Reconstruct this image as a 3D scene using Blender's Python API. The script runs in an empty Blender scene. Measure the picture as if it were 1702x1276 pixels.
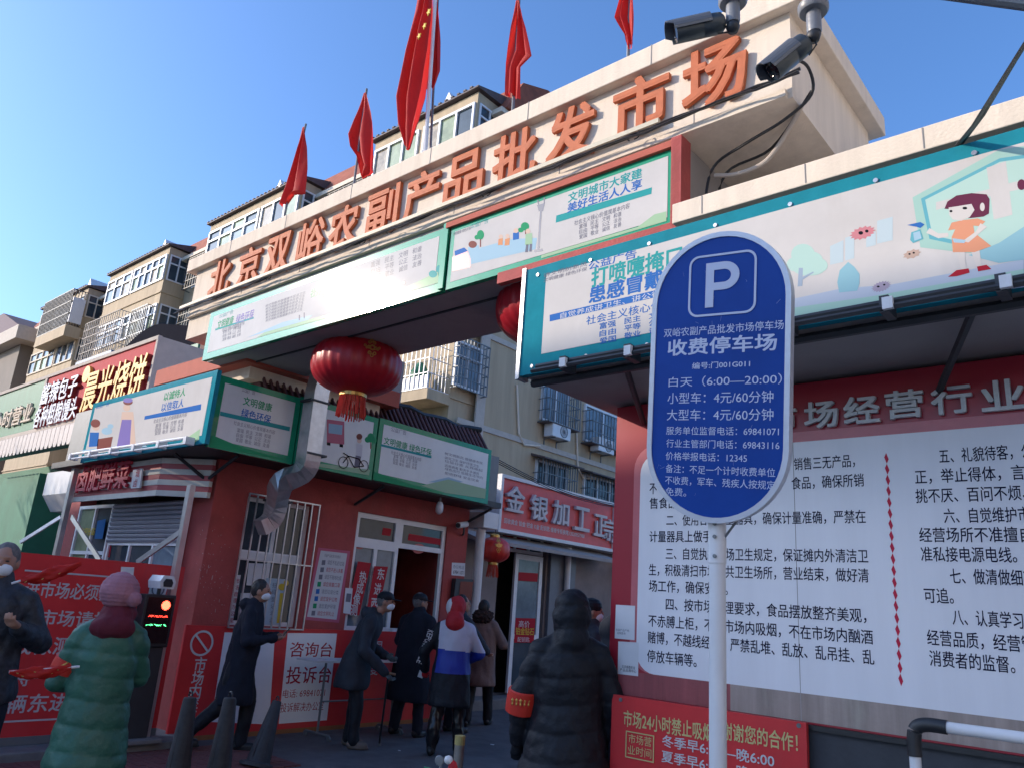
import bpy, math, random
import numpy as np
from mathutils import Vector, Matrix
random.seed(7); rng = np.random.default_rng(7)
S = bpy.context.scene
COL = S.collection
R = math.radians
# ---------------------------------------------------------------- camera
YAW, PITCH, ROLL, FPX, PW, PH = -0.725100055, 0.280281518, 0.0728171829, 1287.98, 1702, 1276
_cy, _sy, _cp, _sp = math.cos(YAW), math.sin(YAW), math.cos(PITCH), math.sin(PITCH)
FW = Vector((_sy*_cp, _cy*_cp, _sp)); _r = Vector((_cy, -_sy, 0)); _u = _r.cross(FW)
RT = _r*math.cos(ROLL) + _u*math.sin(ROLL); UP = -_r*math.sin(ROLL) + _u*math.cos(ROLL)
EYE = Vector((0, 0, 1.6))
cd = bpy.data.cameras.new('camera'); cam = bpy.data.objects.new('camera', cd); COL.objects.link(cam)
cam.matrix_world = Matrix(((RT.x, UP.x, -FW.x, 0), (RT.y, UP.y, -FW.y, 0), (RT.z, UP.z, -FW.z, 1.6), (0, 0, 0, 1)))
cd.sensor_width = 36; cd.lens = 36*FPX/PW; cd.clip_start = .05; cd.clip_end = 2000
S.camera = cam
# ---------------------------------------------------------------- light
SUN = Vector((-.7415, -.5707, .3528)).normalized()
w = bpy.data.worlds.new('World'); S.world = w; w.use_nodes = True
nt = w.node_tree; sky = nt.nodes.new('ShaderNodeTexSky'); sky.sky_type = 'NISHITA'; sky.sun_disc = False
sky.sun_elevation = math.asin(SUN.z); sky.sun_rotation = math.atan2(SUN.x, SUN.y)
sky.air_density = 1.0; sky.dust_density = 2.4; sky.ozone_density = 8.0
bg = nt.nodes['Background']; wb = nt.nodes.new('ShaderNodeMix'); wb.data_type = 'RGBA'; wb.blend_type = 'MULTIPLY'; wb.inputs[0].default_value = 1; wb.inputs[7].default_value = (1, .98, .96, 1); nt.links.new(sky.outputs[0], wb.inputs[6]); nt.links.new(wb.outputs[2], bg.inputs[0]); bg.inputs[1].default_value = .145
sl = bpy.data.lights.new('sun', 'SUN'); sl.energy = 2.05; sl.angle = R(.5); sl.color = (1, .85, .69)
so = bpy.data.objects.new('sun', sl); COL.objects.link(so)
so.rotation_euler = SUN.to_track_quat('Z', 'Y').to_euler(); so.location = SUN*50
S.view_settings.view_transform = 'Standard'; S.view_settings.look = 'None'
S.view_settings.exposure = 1.3; S.view_settings.gamma = 1
# ---------------------------------------------------------------- pixel -> plane helpers
def ray(p): return RT*((p[0]-PW/2)/FPX) + UP*(-(p[1]-PH/2)/FPX) + FW
def onX(p, X): v = ray(p); return EYE + v*(X/v.x)
def onY(p, Y): v = ray(p); return EYE + v*(Y/v.y)
def onZ(p, Z): v = ray(p); return EYE + v*((Z-1.6)/v.z)
def atD(p, D): v = ray(p); return EYE + v*(D/math.hypot(v.x, v.y))
class Plane:
    def __init__(s, kind, val):
        s.kind, s.val = kind, val
        if kind == 'X': s.u, s.v, s.n = Vector((0, 1, 0)), Vector((0, 0, 1)), Vector((1, 0, 0))
        else: s.u, s.v, s.n = Vector((1, 0, 0)), Vector((0, 0, 1)), Vector((0, -1, 0))
        s.o = s.n*(val if kind == 'X' else -val)
    def at(s, p, off=0): return (onX(p, s.val+off) if s.kind == 'X' else onY(p, s.val-off))
    def ab(s, p): q = s.at(p); return ((q-s.o).dot(s.u), q.z)
    def P(s, a, b, off=0): return s.o + s.u*a + s.v*b + s.n*off
class Frame(Plane):
    def __init__(s, o, u, v): s.o, s.u, s.v = Vector(o), Vector(u).normalized(), Vector(v).normalized(); s.n = s.u.cross(s.v); s.kind = 'F'
    def ab(s, p):
        r = ray(p); t = (s.o-EYE).dot(s.n)/r.dot(s.n); q = EYE+r*t-s.o; return (q.dot(s.u), q.dot(s.v))
# ---------------------------------------------------------------- materials
_M = {}
def mat(name, c, rough=.7, metal=0, var=.12, scale=6, bump=.15, bscale=40, spec=.5, emit=None, coat=0, ior=None, stain=None, alpha=None, trans=0, streak=False):
    if name in _M: return _M[name]
    m = bpy.data.materials.new(name); _M[name] = m; m.use_nodes = True; t = m.node_tree; L = t.links.new
    b = t.nodes['Principled BSDF']; b.inputs['Roughness'].default_value = rough; b.inputs['Metallic'].default_value = metal
    b.inputs['Specular IOR Level'].default_value = spec; b.inputs['Coat Weight'].default_value = coat; b.inputs['Coat Roughness'].default_value = .12
    b.inputs['Transmission Weight'].default_value = trans
    if ior: b.inputs['IOR'].default_value = ior
    c = tuple(c)+(1,); tc = t.nodes.new('ShaderNodeTexCoord'); out = None
    if var > 0:
        n = t.nodes.new('ShaderNodeTexNoise'); n.inputs['Scale'].default_value = scale; n.inputs['Detail'].default_value = 6; n.inputs['Roughness'].default_value = .65
        src = tc.outputs['Object']
        if streak:
            mp = t.nodes.new('ShaderNodeMapping'); mp.inputs['Scale'].default_value = (3, 3, .25); L(src, mp.inputs[0]); src = mp.outputs[0]
        L(src, n.inputs['Vector'])
        mx = t.nodes.new('ShaderNodeMix'); mx.data_type = 'RGBA'
        mr = t.nodes.new('ShaderNodeMapRange'); mr.inputs[1].default_value = .3; mr.inputs[2].default_value = .7; L(n.outputs[0], mr.inputs[0]); L(mr.outputs[0], mx.inputs[0])
        mx.inputs[6].default_value = tuple(x*(1-var) for x in c[:3])+(1,); mx.inputs[7].default_value = tuple(min(1, x*(1+var*.6)) for x in c[:3])+(1,)
        out = mx.outputs[2]
        if stain:
            n2 = t.nodes.new('ShaderNodeTexNoise'); n2.inputs['Scale'].default_value = scale*.35; n2.inputs['Detail'].default_value = 8; n2.inputs['Roughness'].default_value = .7
            mp2 = t.nodes.new('ShaderNodeMapping'); mp2.inputs['Scale'].default_value = (2.5, 2.5, .5); L(tc.outputs['Object'], mp2.inputs[0]); L(mp2.outputs[0], n2.inputs[0])
            r2 = t.nodes.new('ShaderNodeMapRange'); r2.inputs[1].default_value = .55; r2.inputs[2].default_value = .75; r2.inputs[4].default_value = .6; L(n2.outputs[0], r2.inputs[0])
            m2 = t.nodes.new('ShaderNodeMix'); m2.data_type = 'RGBA'; L(r2.outputs[0], m2.inputs[0]); L(out, m2.inputs[6]); m2.inputs[7].default_value = tuple(stain)+(1,); out = m2.outputs[2]
        L(out, b.inputs['Base Color'])
    else: b.inputs['Base Color'].default_value = c
    if bump > 0:
        n = t.nodes.new('ShaderNodeTexNoise'); n.inputs['Scale'].default_value = bscale; n.inputs['Detail'].default_value = 5; L(tc.outputs['Object'], n.inputs['Vector'])
        bp = t.nodes.new('ShaderNodeBump'); bp.inputs['Strength'].default_value = bump; bp.inputs['Distance'].default_value = .01; L(n.outputs[0], bp.inputs['Height']); L(bp.outputs[0], b.inputs['Normal'])
    if emit: b.inputs['Emission Color'].default_value = tuple(emit[:3])+(1,); b.inputs['Emission Strength'].default_value = emit[3]
    if alpha is not None: b.inputs['Alpha'].default_value = alpha
    return m
def flat(name, c, rough=.45): return mat('print_'+name, tuple(x*.8 for x in c), .14, 0, 0, bump=0, spec=.5, ior=1.12)
M = dict(
 cream=mat('cream_render', (.74, .64, .52), .9, var=.10, scale=3, bump=.25, bscale=60, stain=(.50, .41, .32), streak=True, spec=.2),
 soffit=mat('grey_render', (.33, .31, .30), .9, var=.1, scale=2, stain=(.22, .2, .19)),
 tan=mat('tan_render', (.46, .36, .24), .9, var=.16, scale=.9, stain=(.28, .21, .15), streak=True),
 tanband=mat('grey_band', (.50, .44, .38), .9),
 boothred=mat('booth_red', (.38, .062, .056), .75, var=.26, scale=2.5, bump=.45, stain=(.22, .075, .065)),
 coralred=mat('coral_red', (.42, .095, .06), .8, var=.1),
 letter=mat('orange_paint', (.50, .13, .045), .7, var=.14, scale=5, bump=.2),
 red=mat('red_vinyl', (.62, .035, .04), .38, var=.14, scale=2, bump=.06, spec=.35, stain=(.42, .06, .06)),
 redpanel=mat('red_billboard', (.33, .018, .035), .3, var=.05, scale=2, bump=.03),
 pink=mat('faded_red_sign', (.46, .035, .045), .8, var=.12, scale=3, streak=True),
 white=mat('white_vinyl', (.80, .79, .80), .3, var=.04, scale=2, bump=.03),
 boardwhite=mat('white_billboard', (.76, .76, .80), .28, var=.06, scale=1.2, bump=.02, streak=True, stain=(.66, .66, .70)),
 banner=mat('pale_banner_vinyl', (.56, .54, .52), .085, var=.10, scale=1.5, bump=.06, bscale=3, spec=.5, ior=1.12, stain=(.47, .45, .42)),
 bannerS=mat('pale_side_banner', (.66, .69, .68), .25, var=.10, scale=1.5, bump=.10, bscale=5, stain=(.52, .54, .52)),
 teal=mat('teal_vinyl', (.02, .22, .28), .10, var=.12, scale=8, bump=.03, bscale=7, spec=.5, ior=1.12),
 green=mat('green_vinyl', (.02, .29, .15), .10, var=.14, scale=8, bump=.03, bscale=7, spec=.3),
 signgreen=mat('green_sign', (.025, .17, .085), .55, var=.25, scale=3, streak=True),
 wallgreen=mat('green_wall_paint', (.03, .19, .12), .7, var=.2, scale=2),
 alu=mat('brushed_aluminium', (.52, .52, .54), .35, .8, var=.12),
 galv=mat('galvanised_sheet', (.62, .62, .62), .38, .8, var=.2, scale=7, bump=.2, bscale=12),
 whitepaint=mat('white_paint', (.66, .66, .67), .35, var=.06, stain=(.5, .47, .43)),
 pvc=mat('white_pvc', (.74, .74, .76), .4, var=.06),
 dark=mat('dark_metal', (.035, .037, .042), .5, .2),
 black=mat('black_plastic', (.016, .017, .02), .45, var=.2),
 grey=mat('grey_metal', (.16, .17, .18), .5, .3),
 glass=mat('window_glass', (.05, .07, .09), .04, 0, var=.25, scale=2, bump=.02, bscale=3, spec=.35),
 glassL=mat('pale_curtain_glass', (.17, .22, .27), .06, 0, var=.45, scale=1.5, bump=.02, bscale=3, spec=.35),
 glassG=mat('green_curtain_glass', (.28, .33, .20), .07, 0, var=.4, scale=2, bump=0, spec=.35),
 clear=mat('clear_glass', (.85, .9, .9), .02, 0, var=0, bump=0, spec=.6, alpha=.28),
 roofred=mat('rust_red_roof', (.30, .085, .045), .85, var=.3, scale=2.5, bump=.5, stain=(.18, .07, .04)),
 rooftile=mat('dark_red_tile', (.11, .045, .045), .6, var=.25, scale=9, bump=.4),
 roofdark=mat('dark_sheet_roof', (.10, .075, .075), .7, var=.25),
 lantern=mat('lantern_silk', (.42, .012, .025), .38, var=.08, bump=.08, bscale=20, spec=.45),
 lanternB=mat('bright_lantern', (.55, .03, .02), .35, var=.1, bump=.1),
 gold=mat('gold_trim', (.62, .36, .10), .35, .6, var=.2),
 tassel=mat('tassel_thread', (.65, .05, .02), .6, var=.2),
 flag=mat('flag_cloth', (.62, .03, .022), .65, var=.1, scale=3, bump=.25, bscale=25),
 yellow=mat('yellow_print', (.75, .50, .03), .5, var=.05),
 asphalt=mat('asphalt', (.115, .11, .115), .85, var=.35, scale=3, bump=.5, bscale=90, stain=(.09, .075, .07)),
 brick=mat('red_paving', (.16, .055, .05), .85, var=.3, scale=9, bump=.4),
 kerb=mat('kerb_stone', (.16, .155, .155), .85, var=.2, bump=.4),
 cone=mat('cone_rubber', (.035, .036, .040), .7, var=.5, scale=9, bump=.4),
 blue=mat('sign_blue', (.008, .055, .30), .45, var=.14, scale=3, bump=.02, spec=.15),
 signtxt=mat('sign_white_print', (.50, .55, .70), .45, var=0, bump=0),
 skin=mat('skin', (.36, .19, .13), .55, var=.12, scale=14, bump=.15),
 hair=mat('hair', (.02, .018, .018), .6, var=.4, scale=40, bump=.5),
 hairgrey=mat('grey_hair', (.13, .12, .12), .7, var=.4, scale=40, bump=.5),
 navy=mat('navy_wool', (.014, .017, .028), .85, var=.3, scale=6, bump=.3, spec=.25),
 coal=mat('black_nylon', (.011, .013, .019), .6, var=.35, scale=6, bump=.6, bscale=30, spec=.3),
 slate=mat('slate_cotton', (.024, .030, .042), .8, var=.35, scale=6, bump=.4),
 greenc=mat('green_nylon', (.028, .12, .08), .5, var=.25, scale=5, bump=.6, bscale=26),
 maroon=mat('maroon_knit', (.11, .008, .022), .85, var=.2, bump=.4),
 pinkknit=mat('pink_knit', (.34, .15, .19), .9, var=.2, scale=12, bump=.5),
 brownc=mat('taupe_coat', (.20, .13, .115), .75, var=.2, scale=5, bump=.35),
 fur=mat('brown_fur', (.045, .022, .018), .9, var=.5, scale=30, bump=1, bscale=60),
 hoodred=mat('red_hood', (.45, .012, .02), .7, var=.12),
 wht=mat('white_nylon', (.55, .53, .62), .6, var=.08),
 blu=mat('royal_blue_nylon', (.012, .035, .32), .55, var=.15),
 leather=mat('black_leatherette', (.012, .012, .014), .28, var=.3, bump=.9, bscale=9),
 jeans=mat('denim', (.05, .085, .16), .85, var=.2, scale=12),
 mask=mat('face_mask', (.70, .74, .78), .7, var=.05),
 armband=mat('red_armband', (.60, .035, .02), .5, var=.1),
 lime=mat('lime_cloth', (.20, .42, .03), .7, var=.1),
 shoe=mat('black_shoe', (.012, .012, .013), .5, var=.3),
 shoebr=mat('tan_shoe', (.14, .11, .09), .7, var=.2),
 knitgrey=mat('grey_glove', (.10, .13, .14), .9, var=.5, scale=40),
 paper=mat('paper', (.66, .66, .68), .7, var=.04),
 int=mat('interior', (.10, .085, .075), .9, var=.3),
)
def translucent(m, amt):
    t = m.node_tree; b = t.nodes['Principled BSDF']; out = t.nodes['Material Output']; tr = t.nodes.new('ShaderNodeBsdfTranslucent'); mx = t.nodes.new('ShaderNodeMixShader')
    mx.inputs[0].default_value = amt; src = b.inputs['Base Color'].links[0].from_socket; t.links.new(src, tr.inputs[0]); t.links.new(b.outputs[0], mx.inputs[1]); t.links.new(tr.outputs[0], mx.inputs[2]); t.links.new(mx.outputs[0], out.inputs[0])
translucent(M['flag'], .48); translucent(M['lantern'], .15); translucent(M['tassel'], .25)
# ---------------------------------------------------------------- object helpers
def tag(o, label=None, cat=None, group=None, kind=None):
    if label: o['label'] = label
    if cat: o['category'] = cat
    if group: o['group'] = group
    if kind: o['kind'] = kind
    return o
def thing(name, loc, label, cat, group=None):
    o = bpy.data.objects.new(name, None); COL.objects.link(o); o.location = loc; o.empty_display_size = .1
    return tag(o, label, cat, group)
def wloc(o):
    v = Vector((0, 0, 0))
    while o is not None: v = v + o.location; o = o.parent
    return v
class MB:
    def __init__(s): s.v, s.f, s.mi, s.cur = [], [], [], 0
    def box(s, x0, x1, y0, y1, z0, z1):
        if x0 > x1: x0, x1 = x1, x0
        if y0 > y1: y0, y1 = y1, y0
        if z0 > z1: z0, z1 = z1, z0
        b = len(s.v); s.v += [(x, y, z) for z in (z0, z1) for y in (y0, y1) for x in (x0, x1)]
        s.add([(0, 2, 3, 1), (4, 5, 7, 6), (0, 1, 5, 4), (2, 6, 7, 3), (0, 4, 6, 2), (1, 3, 7, 5)], b); return s
    def add(s, fs, b):
        for f in fs: s.f.append(tuple(i+b for i in f)); s.mi.append(s.cur)
    def prism(s, pts, off):  # pts 3D polygon, off Vector
        b = len(s.v); n = len(pts); s.v += [tuple(p) for p in pts]+[tuple(Vector(p)+off) for p in pts]
        s.add([tuple(range(n-1, -1, -1)), tuple(range(n, 2*n))]+[(i, (i+1) % n, n+(i+1) % n, n+i) for i in range(n)], b); return s
    def poly(s, pts): b = len(s.v); s.v += [tuple(p) for p in pts]; s.add([tuple(range(len(pts)))], b); return s
    def slab(s, pl, a0, a1, b0, b1, d0, d1):
        if a0 > a1: a0, a1 = a1, a0
        if b0 > b1: b0, b1 = b1, b0
        q = [pl.P(a, b, d0) for a, b in ((a0, b0), (a1, b0), (a1, b1), (a0, b1))]; return s.prism(q, pl.n*(d1-d0))
    def tube(s, pts, r, n=8, close=False):
        pts = [Vector(p) for p in pts]; rs = r if isinstance(r, (list, tuple)) else [r]*len(pts); b = len(s.v); k = len(pts)
        for i, p in enumerate(pts):
            d = (pts[min(i+1, k-1)]-pts[max(i-1, 0)]).normalized(); a = d.cross(Vector((0, 0, 1)) if abs(d.z) < .95 else Vector((1, 0, 0))).normalized(); c = d.cross(a)
            for j in range(n): t = 2*math.pi*j/n; s.v.append(tuple(p+(a*math.cos(t)+c*math.sin(t))*rs[i]))
        s.add([(i*n+j, (i+1)*n+j, (i+1)*n+(j+1) % n, i*n+(j+1) % n) for i in range(k-1) for j in range(n)], b)
        s.add([tuple(range(n)), tuple((k-1)*n+j for j in range(n-1, -1, -1))], b); return s
    def lathe(s, c, prof, n=24, ax=Vector((0, 0, 1)), rib=None, ring=False):
        if ring: prof = list(prof)+[prof[0]]
        c = Vector(c); ax = Vector(ax).normalized(); a = ax.cross(Vector((1, 0, 0)) if abs(ax.x) < .9 else Vector((0, 1, 0))).normalized(); e = ax.cross(a); b = len(s.v); k = len(prof)
        for r, h in prof:
            for j in range(n):
                t = 2*math.pi*j/n; rr = r*(rib(t) if rib else 1); s.v.append(tuple(c+ax*h+(a*math.cos(t)+e*math.sin(t))*rr))
        s.add([(i*n+j, i*n+(j+1) % n, (i+1)*n+(j+1) % n, (i+1)*n+j) for i in range(k-1) for j in range(n)], b)
        if not ring: s.add([tuple(range(n-1, -1, -1)), tuple((k-1)*n+j for j in range(n))], b)
        return s
    def build(s, name, m, parent=None, smooth=False, bevel=0):
        me = bpy.data.meshes.new(name); V = np.array(s.v, float).reshape(-1, 3)
        if parent is not None: o0 = wloc(parent)
        else: lo, hi = V.min(0), V.max(0); o0 = Vector(((lo[0]+hi[0])/2, (lo[1]+hi[1])/2, lo[2]))
        me.from_pydata([tuple(x) for x in (V-np.array(o0))], [], s.f)
        for mm in (m if isinstance(m, (list, tuple)) else [m]): me.materials.append(mm)
        if any(s.mi): me.polygons.foreach_set('material_index', s.mi)
        if smooth: me.polygons.foreach_set('use_smooth', [True]*len(me.polygons))
        me.update(); o = bpy.data.objects.new(name, me); COL.objects.link(o)
        if smooth and smooth != 'all': o.modifiers.new('es', 'EDGE_SPLIT').split_angle = R(40)
        if bevel: bm = o.modifiers.new('bevel', 'BEVEL'); bm.width = bevel; bm.segments = 2; bm.limit_method = 'ANGLE'
        if parent is not None: o.parent = parent
        else: o.location = o0
        return o
def holes_wall(mb, pl, a0, a1, b0, b1, holes, d0, d1):
    A = sorted({a0, a1}|{h[0] for h in holes}|{h[1] for h in holes}); B = sorted({b0, b1}|{h[2] for h in holes}|{h[3] for h in holes})
    for i in range(len(A)-1):
        for j in range(len(B)-1):
            ca, cb = (A[i]+A[i+1])/2, (B[j]+B[j+1])/2
            if any(h[0] < ca < h[1] and h[2] < cb < h[3] for h in holes): continue
            mb.slab(pl, A[i], A[i+1], B[j], B[j+1], d0, d1)
    return mb
EFF = lambda o: o if (o >= .02 or o <= 0) else .0021+.1*o
def smooth_path(pts, k=6):
    P_ = [Vector(p) for p in pts]; out = []
    for i in range(len(P_)-1):
        a, b, c, d = P_[max(i-1, 0)], P_[i], P_[i+1], P_[min(i+2, len(P_)-1)]
        for j in range(k):
            t = j/k; out.append(.5*((2*b)+(c-a)*t+(2*a-5*b+4*c-d)*t*t+(3*b-a-3*c+d)*t**3))
    return out+[P_[-1]]
# flat print shapes on a plane, from photo pixels
def shape(pl, pts, m, parent, off=.004, name='print', th=.0015):
    q = [pl.P(*pl.ab(p), EFF(off)) for p in pts]; th = .00006 if th == .0015 else th
    nrm = sum(((Vector(q[i])-q[0]).cross(Vector(q[i+1])-q[0]) for i in range(1, len(q)-1)), Vector())
    if nrm.dot(pl.n) < 0: q = q[::-1]
    return MB().prism(q, pl.n*th).build(name, m, parent)
def shapes(pl, lst, m, parent, off=.004, name='print'):
    mb = MB()
    for i_, pts in enumerate(lst):
        q = [pl.P(*pl.ab(p), EFF(off)+.00003*i_) for p in pts]; nrm = sum(((Vector(q[i])-q[0]).cross(Vector(q[i+1])-q[0]) for i in range(1, len(q)-1)), Vector())
        if nrm.dot(pl.n) < 0: q = q[::-1]
        mb.prism(q, pl.n*.00006)
    return mb.build(name, m, parent)
def ell(cx, cy, rx, ry, n=16, rot=0, tw=0):
    return [(cx+rx*math.cos(t)*math.cos(rot)-ry*math.sin(t)*math.sin(rot), cy+rx*math.cos(t)*math.sin(rot)+ry*math.sin(t)*math.cos(rot)) for t in [2*math.pi*i/n for i in range(n)]]
_T = []
def text(pl, s, p0, p1, hpx, m, parent, off=.006, bold=.0, ext=.0008, name='lettering', ab=None, h=None):
    """text whose left-middle is photo pixel p0 and right-middle p1 on plane pl; hpx = glyph height in px"""
    if ab: a0, b0, a1, b1 = ab; hh = h
    else:
        a0, b0 = pl.ab(p0); a1, b1 = pl.ab(p1); _, t1 = pl.ab((p0[0], p0[1]-hpx/2)); _, t2 = pl.ab((p0[0], p0[1]+hpx/2)); hh = abs(t1-t2)
    cu = bpy.data.curves.new(name, 'FONT'); cu.body = s; cu.size = 1; cu.extrude = 0; cu.offset = 0; o_b = bold; cu.resolution_u = 3; cu.align_x = 'LEFT'
    o = bpy.data.objects.new(name, cu); COL.objects.link(o); cu.materials.append(m); o.parent = parent
    _T.append((o, pl, a0, (b0+b1)/2, a1-a0, hh, EFF(off), ext if ext > .002 else .00012, wloc(parent), bold))
    return o
def vtext(pl, s, p0, p1, hpx, m, parent, **k):
    n = len(s); rx = k.pop('aspect', 1.0)
    for i, ch in enumerate(s):
        t = i/(max(1, n-1)); x, y = p0[0]+(p1[0]-p0[0])*t, p0[1]+(p1[1]-p0[1])*t
        a, b = pl.ab((x, y)); _, t1 = pl.ab((x, y-hpx/2)); _, t2 = pl.ab((x, y+hpx/2)); h = abs(t1-t2); wd = h*rx
        text(pl, ch, None, None, None, m, parent, ab=(a-wd/2, b, a+wd/2, b), h=h, **k)
def finish_text():
    bpy.context.view_layer.update()
    for o, pl, a0, b, wd, hh, off, ext, pw, bold in _T:
        bb = [Vector(c) for c in o.bound_box]; x0, x1 = min(c.x for c in bb), max(c.x for c in bb); y0, y1 = min(c.y for c in bb), max(c.y for c in bb)
        sx = wd/max(.01, x1-x0); cjk = any(ord(c) > 0x2e80 for c in o.data.body)
        if cjk and len(o.data.body) > 1: yc, H = .365, .90
        else: yc, H = (y0+y1)/2, max(.05, y1-y0)
        if len(o.data.body) == 1 and (y1-y0) < .5*(x1-x0): H = .9
        sy = hh/H
        o.data.extrude = ext/1.0
        org = pl.P(a0-x0*sx, b-yc*sy, off)-pw
        mm = Matrix(((pl.u.x*sx, pl.v.x*sy, pl.n.x, org.x), (pl.u.y*sx, pl.v.y*sy, pl.n.y, org.y), (pl.u.z*sx, pl.v.z*sy, pl.n.z, org.z), (0, 0, 0, 1)))
        o.matrix_local = mm
    bpy.context.view_layer.update(); dg = bpy.context.evaluated_depsgraph_get()
    for o, *_r in _T:   # lettering becomes plain mesh, thickened by shifted copies
        me = bpy.data.meshes.new_from_object(o.evaluated_get(dg)); bold = _r[-1]
        if bold > 0:
            n = len(me.vertices); P = np.empty(n*3); me.vertices.foreach_get('co', P); P = P.reshape(-1, 3); fs = [tuple(p.vertices) for p in me.polygons]; d = bold*.62; V = []; F = []
            for k, (dx, dy) in enumerate(((-d, -.83*d), (.91*d, -d), (-.87*d, .93*d), (d, .8*d))):
                Q = P.copy(); Q[:, 0] += dx; Q[:, 1] += dy; Q[:, 2] += np.where(Q[:, 2] > 0, 1, -1)*(.0006 if _r[6] > .002 else .00002)*k; V.append(Q); F += [tuple(i+n*k for i in f) for f in fs]
            me = bpy.data.meshes.new(o.name); me.from_pydata([tuple(v) for v in np.concatenate(V)], [], F)
        me.materials.clear(); me.materials.append(o.data.materials[0])
        nm = o.name; m = bpy.data.objects.new(nm, me); o.name = 'old'; m.name = nm; COL.objects.link(m); m.parent = o.parent; m.matrix_local = o.matrix_local.copy(); bpy.data.objects.remove(o)
# ---- remeshed organic blobs (people, clothes)
_B = []
def prim_caps(V, F, p0, r0, p1, r1, n=12):
    p0, p1 = Vector(p0), Vector(p1); d = p1-p0; L = d.length
    if L < 1e-5: d = Vector((0, 0, 1)); L = 1e-5
    d = d/L; a = d.cross(Vector((0, 0, 1)) if abs(d.z) < .9 else Vector((1, 0, 0))).normalized(); c = d.cross(a); rings = []
    for k in range(1, 5): t = math.pi/2*k/4; rings.append((p0-d*r0*math.cos(t), r0*math.sin(t)))
    for k in range(4, 0, -1): t = math.pi/2*k/4; rings.append((p1+d*r1*math.cos(t), r1*math.sin(t)))
    b = len(V); V.append(p0-d*r0)
    for q, r in rings:
        for j in range(n): t = 2*math.pi*j/n; V.append(q+(a*math.cos(t)+c*math.sin(t))*r)
    V.append(p1+d*r1); K = len(rings)
    for j in range(n): F.append((b, b+1+(j+1) % n, b+1+j)); F.append((b+1+K*n, b+1+(K-1)*n+j, b+1+(K-1)*n+(j+1) % n))
    for i in range(K-1):
        for j in range(n): F.append((b+1+i*n+j, b+1+i*n+(j+1) % n, b+1+(i+1)*n+(j+1) % n, b+1+(i+1)*n+j))
def prim_loft(V, F, rings, n=20):
    b = len(V); K = len(rings)
    for (cx, cy, cz, rx, ry) in rings:
        for j in range(n): t = 2*math.pi*j/n; V.append(Vector((cx+rx*math.cos(t), cy+ry*math.sin(t), cz)))
    F.append(tuple(b+j for j in range(n-1, -1, -1))); F.append(tuple(b+(K-1)*n+j for j in range(n)))
    for i in range(K-1):
        for j in range(n): F.append((b+i*n+j, b+i*n+(j+1) % n, b+(i+1)*n+(j+1) % n, b+(i+1)*n+j))
def prim_ell(V, F, c, r, rot=None, n=14, k=9):
    b = len(V); c = Vector(c); rm = rot or Matrix.Identity(3)
    V.append(c+rm@Vector((0, 0, -r[2])))
    for i in range(1, k):
        t = math.pi*i/k-math.pi/2
        for j in range(n): q = 2*math.pi*j/n; V.append(c+rm@Vector((r[0]*math.cos(t)*math.cos(q), r[1]*math.cos(t)*math.sin(q), r[2]*math.sin(t))))
    V.append(c+rm@Vector((0, 0, r[2])))
    for j in range(n): F.append((b, b+1+(j+1) % n, b+1+j)); F.append((b+1+(k-1)*n, b+1+(k-2)*n+j, b+1+(k-2)*n+(j+1) % n))
    for i in range(k-2):
        for j in range(n): F.append((b+1+i*n+j, b+1+i*n+(j+1) % n, b+1+(i+1)*n+(j+1) % n, b+1+(i+1)*n+j))
def blob(name, prims, m, parent, rot, vox=.014, smooth=5, disp=None, paint=None):
    V, F = [], []
    for p in prims:
        if p[0] == 'c': prim_caps(V, F, *p[1:])
        elif p[0] == 'e': prim_ell(V, F, *p[1:])
        else: prim_loft(V, F, p[1])
    me = bpy.data.meshes.new(name); me.from_pydata([tuple(v) for v in V], [], F)
    o = bpy.data.objects.new(name, me); COL.objects.link(o); o.parent = parent
    r = o.modifiers.new('r', 'REMESH'); r.mode = 'VOXEL'; r.voxel_size = vox; r.use_smooth_shade = True
    sm = o.modifiers.new('s', 'SMOOTH'); sm.factor = .5; sm.iterations = smooth
    _B.append((o, m, rot, disp, paint)); return o
def vnoise(P, s, seed=0):
    q = P*s+seed*7.3
    return (np.sin(q[:, 0]*1.7+np.sin(q[:, 1]*1.3+q[:, 2]*.7)*1.9)+np.sin(q[:, 1]*2.1+np.sin(q[:, 2]*1.6)*1.7)+np.sin(q[:, 2]*1.9+np.sin(q[:, 0]*1.1+q[:, 1])*1.5))/3
def finish_blobs():
    dg = bpy.context.evaluated_depsgraph_get()
    for o, m, rot, disp, paint in _B:
        ev = o.evaluated_get(dg); me = bpy.data.meshes.new_from_object(ev); o.modifiers.clear(); o.data = me
        n = len(me.vertices); P = np.empty(n*3); me.vertices.foreach_get('co', P); P = P.reshape(-1, 3)
        N = np.empty(n*3); me.vertices.foreach_get('normal', N); N = N.reshape(-1, 3)
        P0 = P.copy()
        if disp is not None: P = P+N*disp(P)[:, None]
        ms = m if isinstance(m, (list, tuple)) else [m]
        me.materials.clear()
        for x in ms: me.materials.append(x)
        if paint:
            lp = [np.mean([P0[i] for i in p.vertices], axis=0) for p in me.polygons]
            me.polygons.foreach_set('material_index', [paint(c) for c in lp])
        me.polygons.foreach_set('use_smooth', [True]*len(me.polygons))
        c, s = math.cos(rot), math.sin(rot); Q = P.copy(); Q[:, 0] = P[:, 0]*c-P[:, 1]*s; Q[:, 1] = P[:, 0]*s+P[:, 1]*c
        me.vertices.foreach_set('co', Q.ravel()); me.update()
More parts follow.
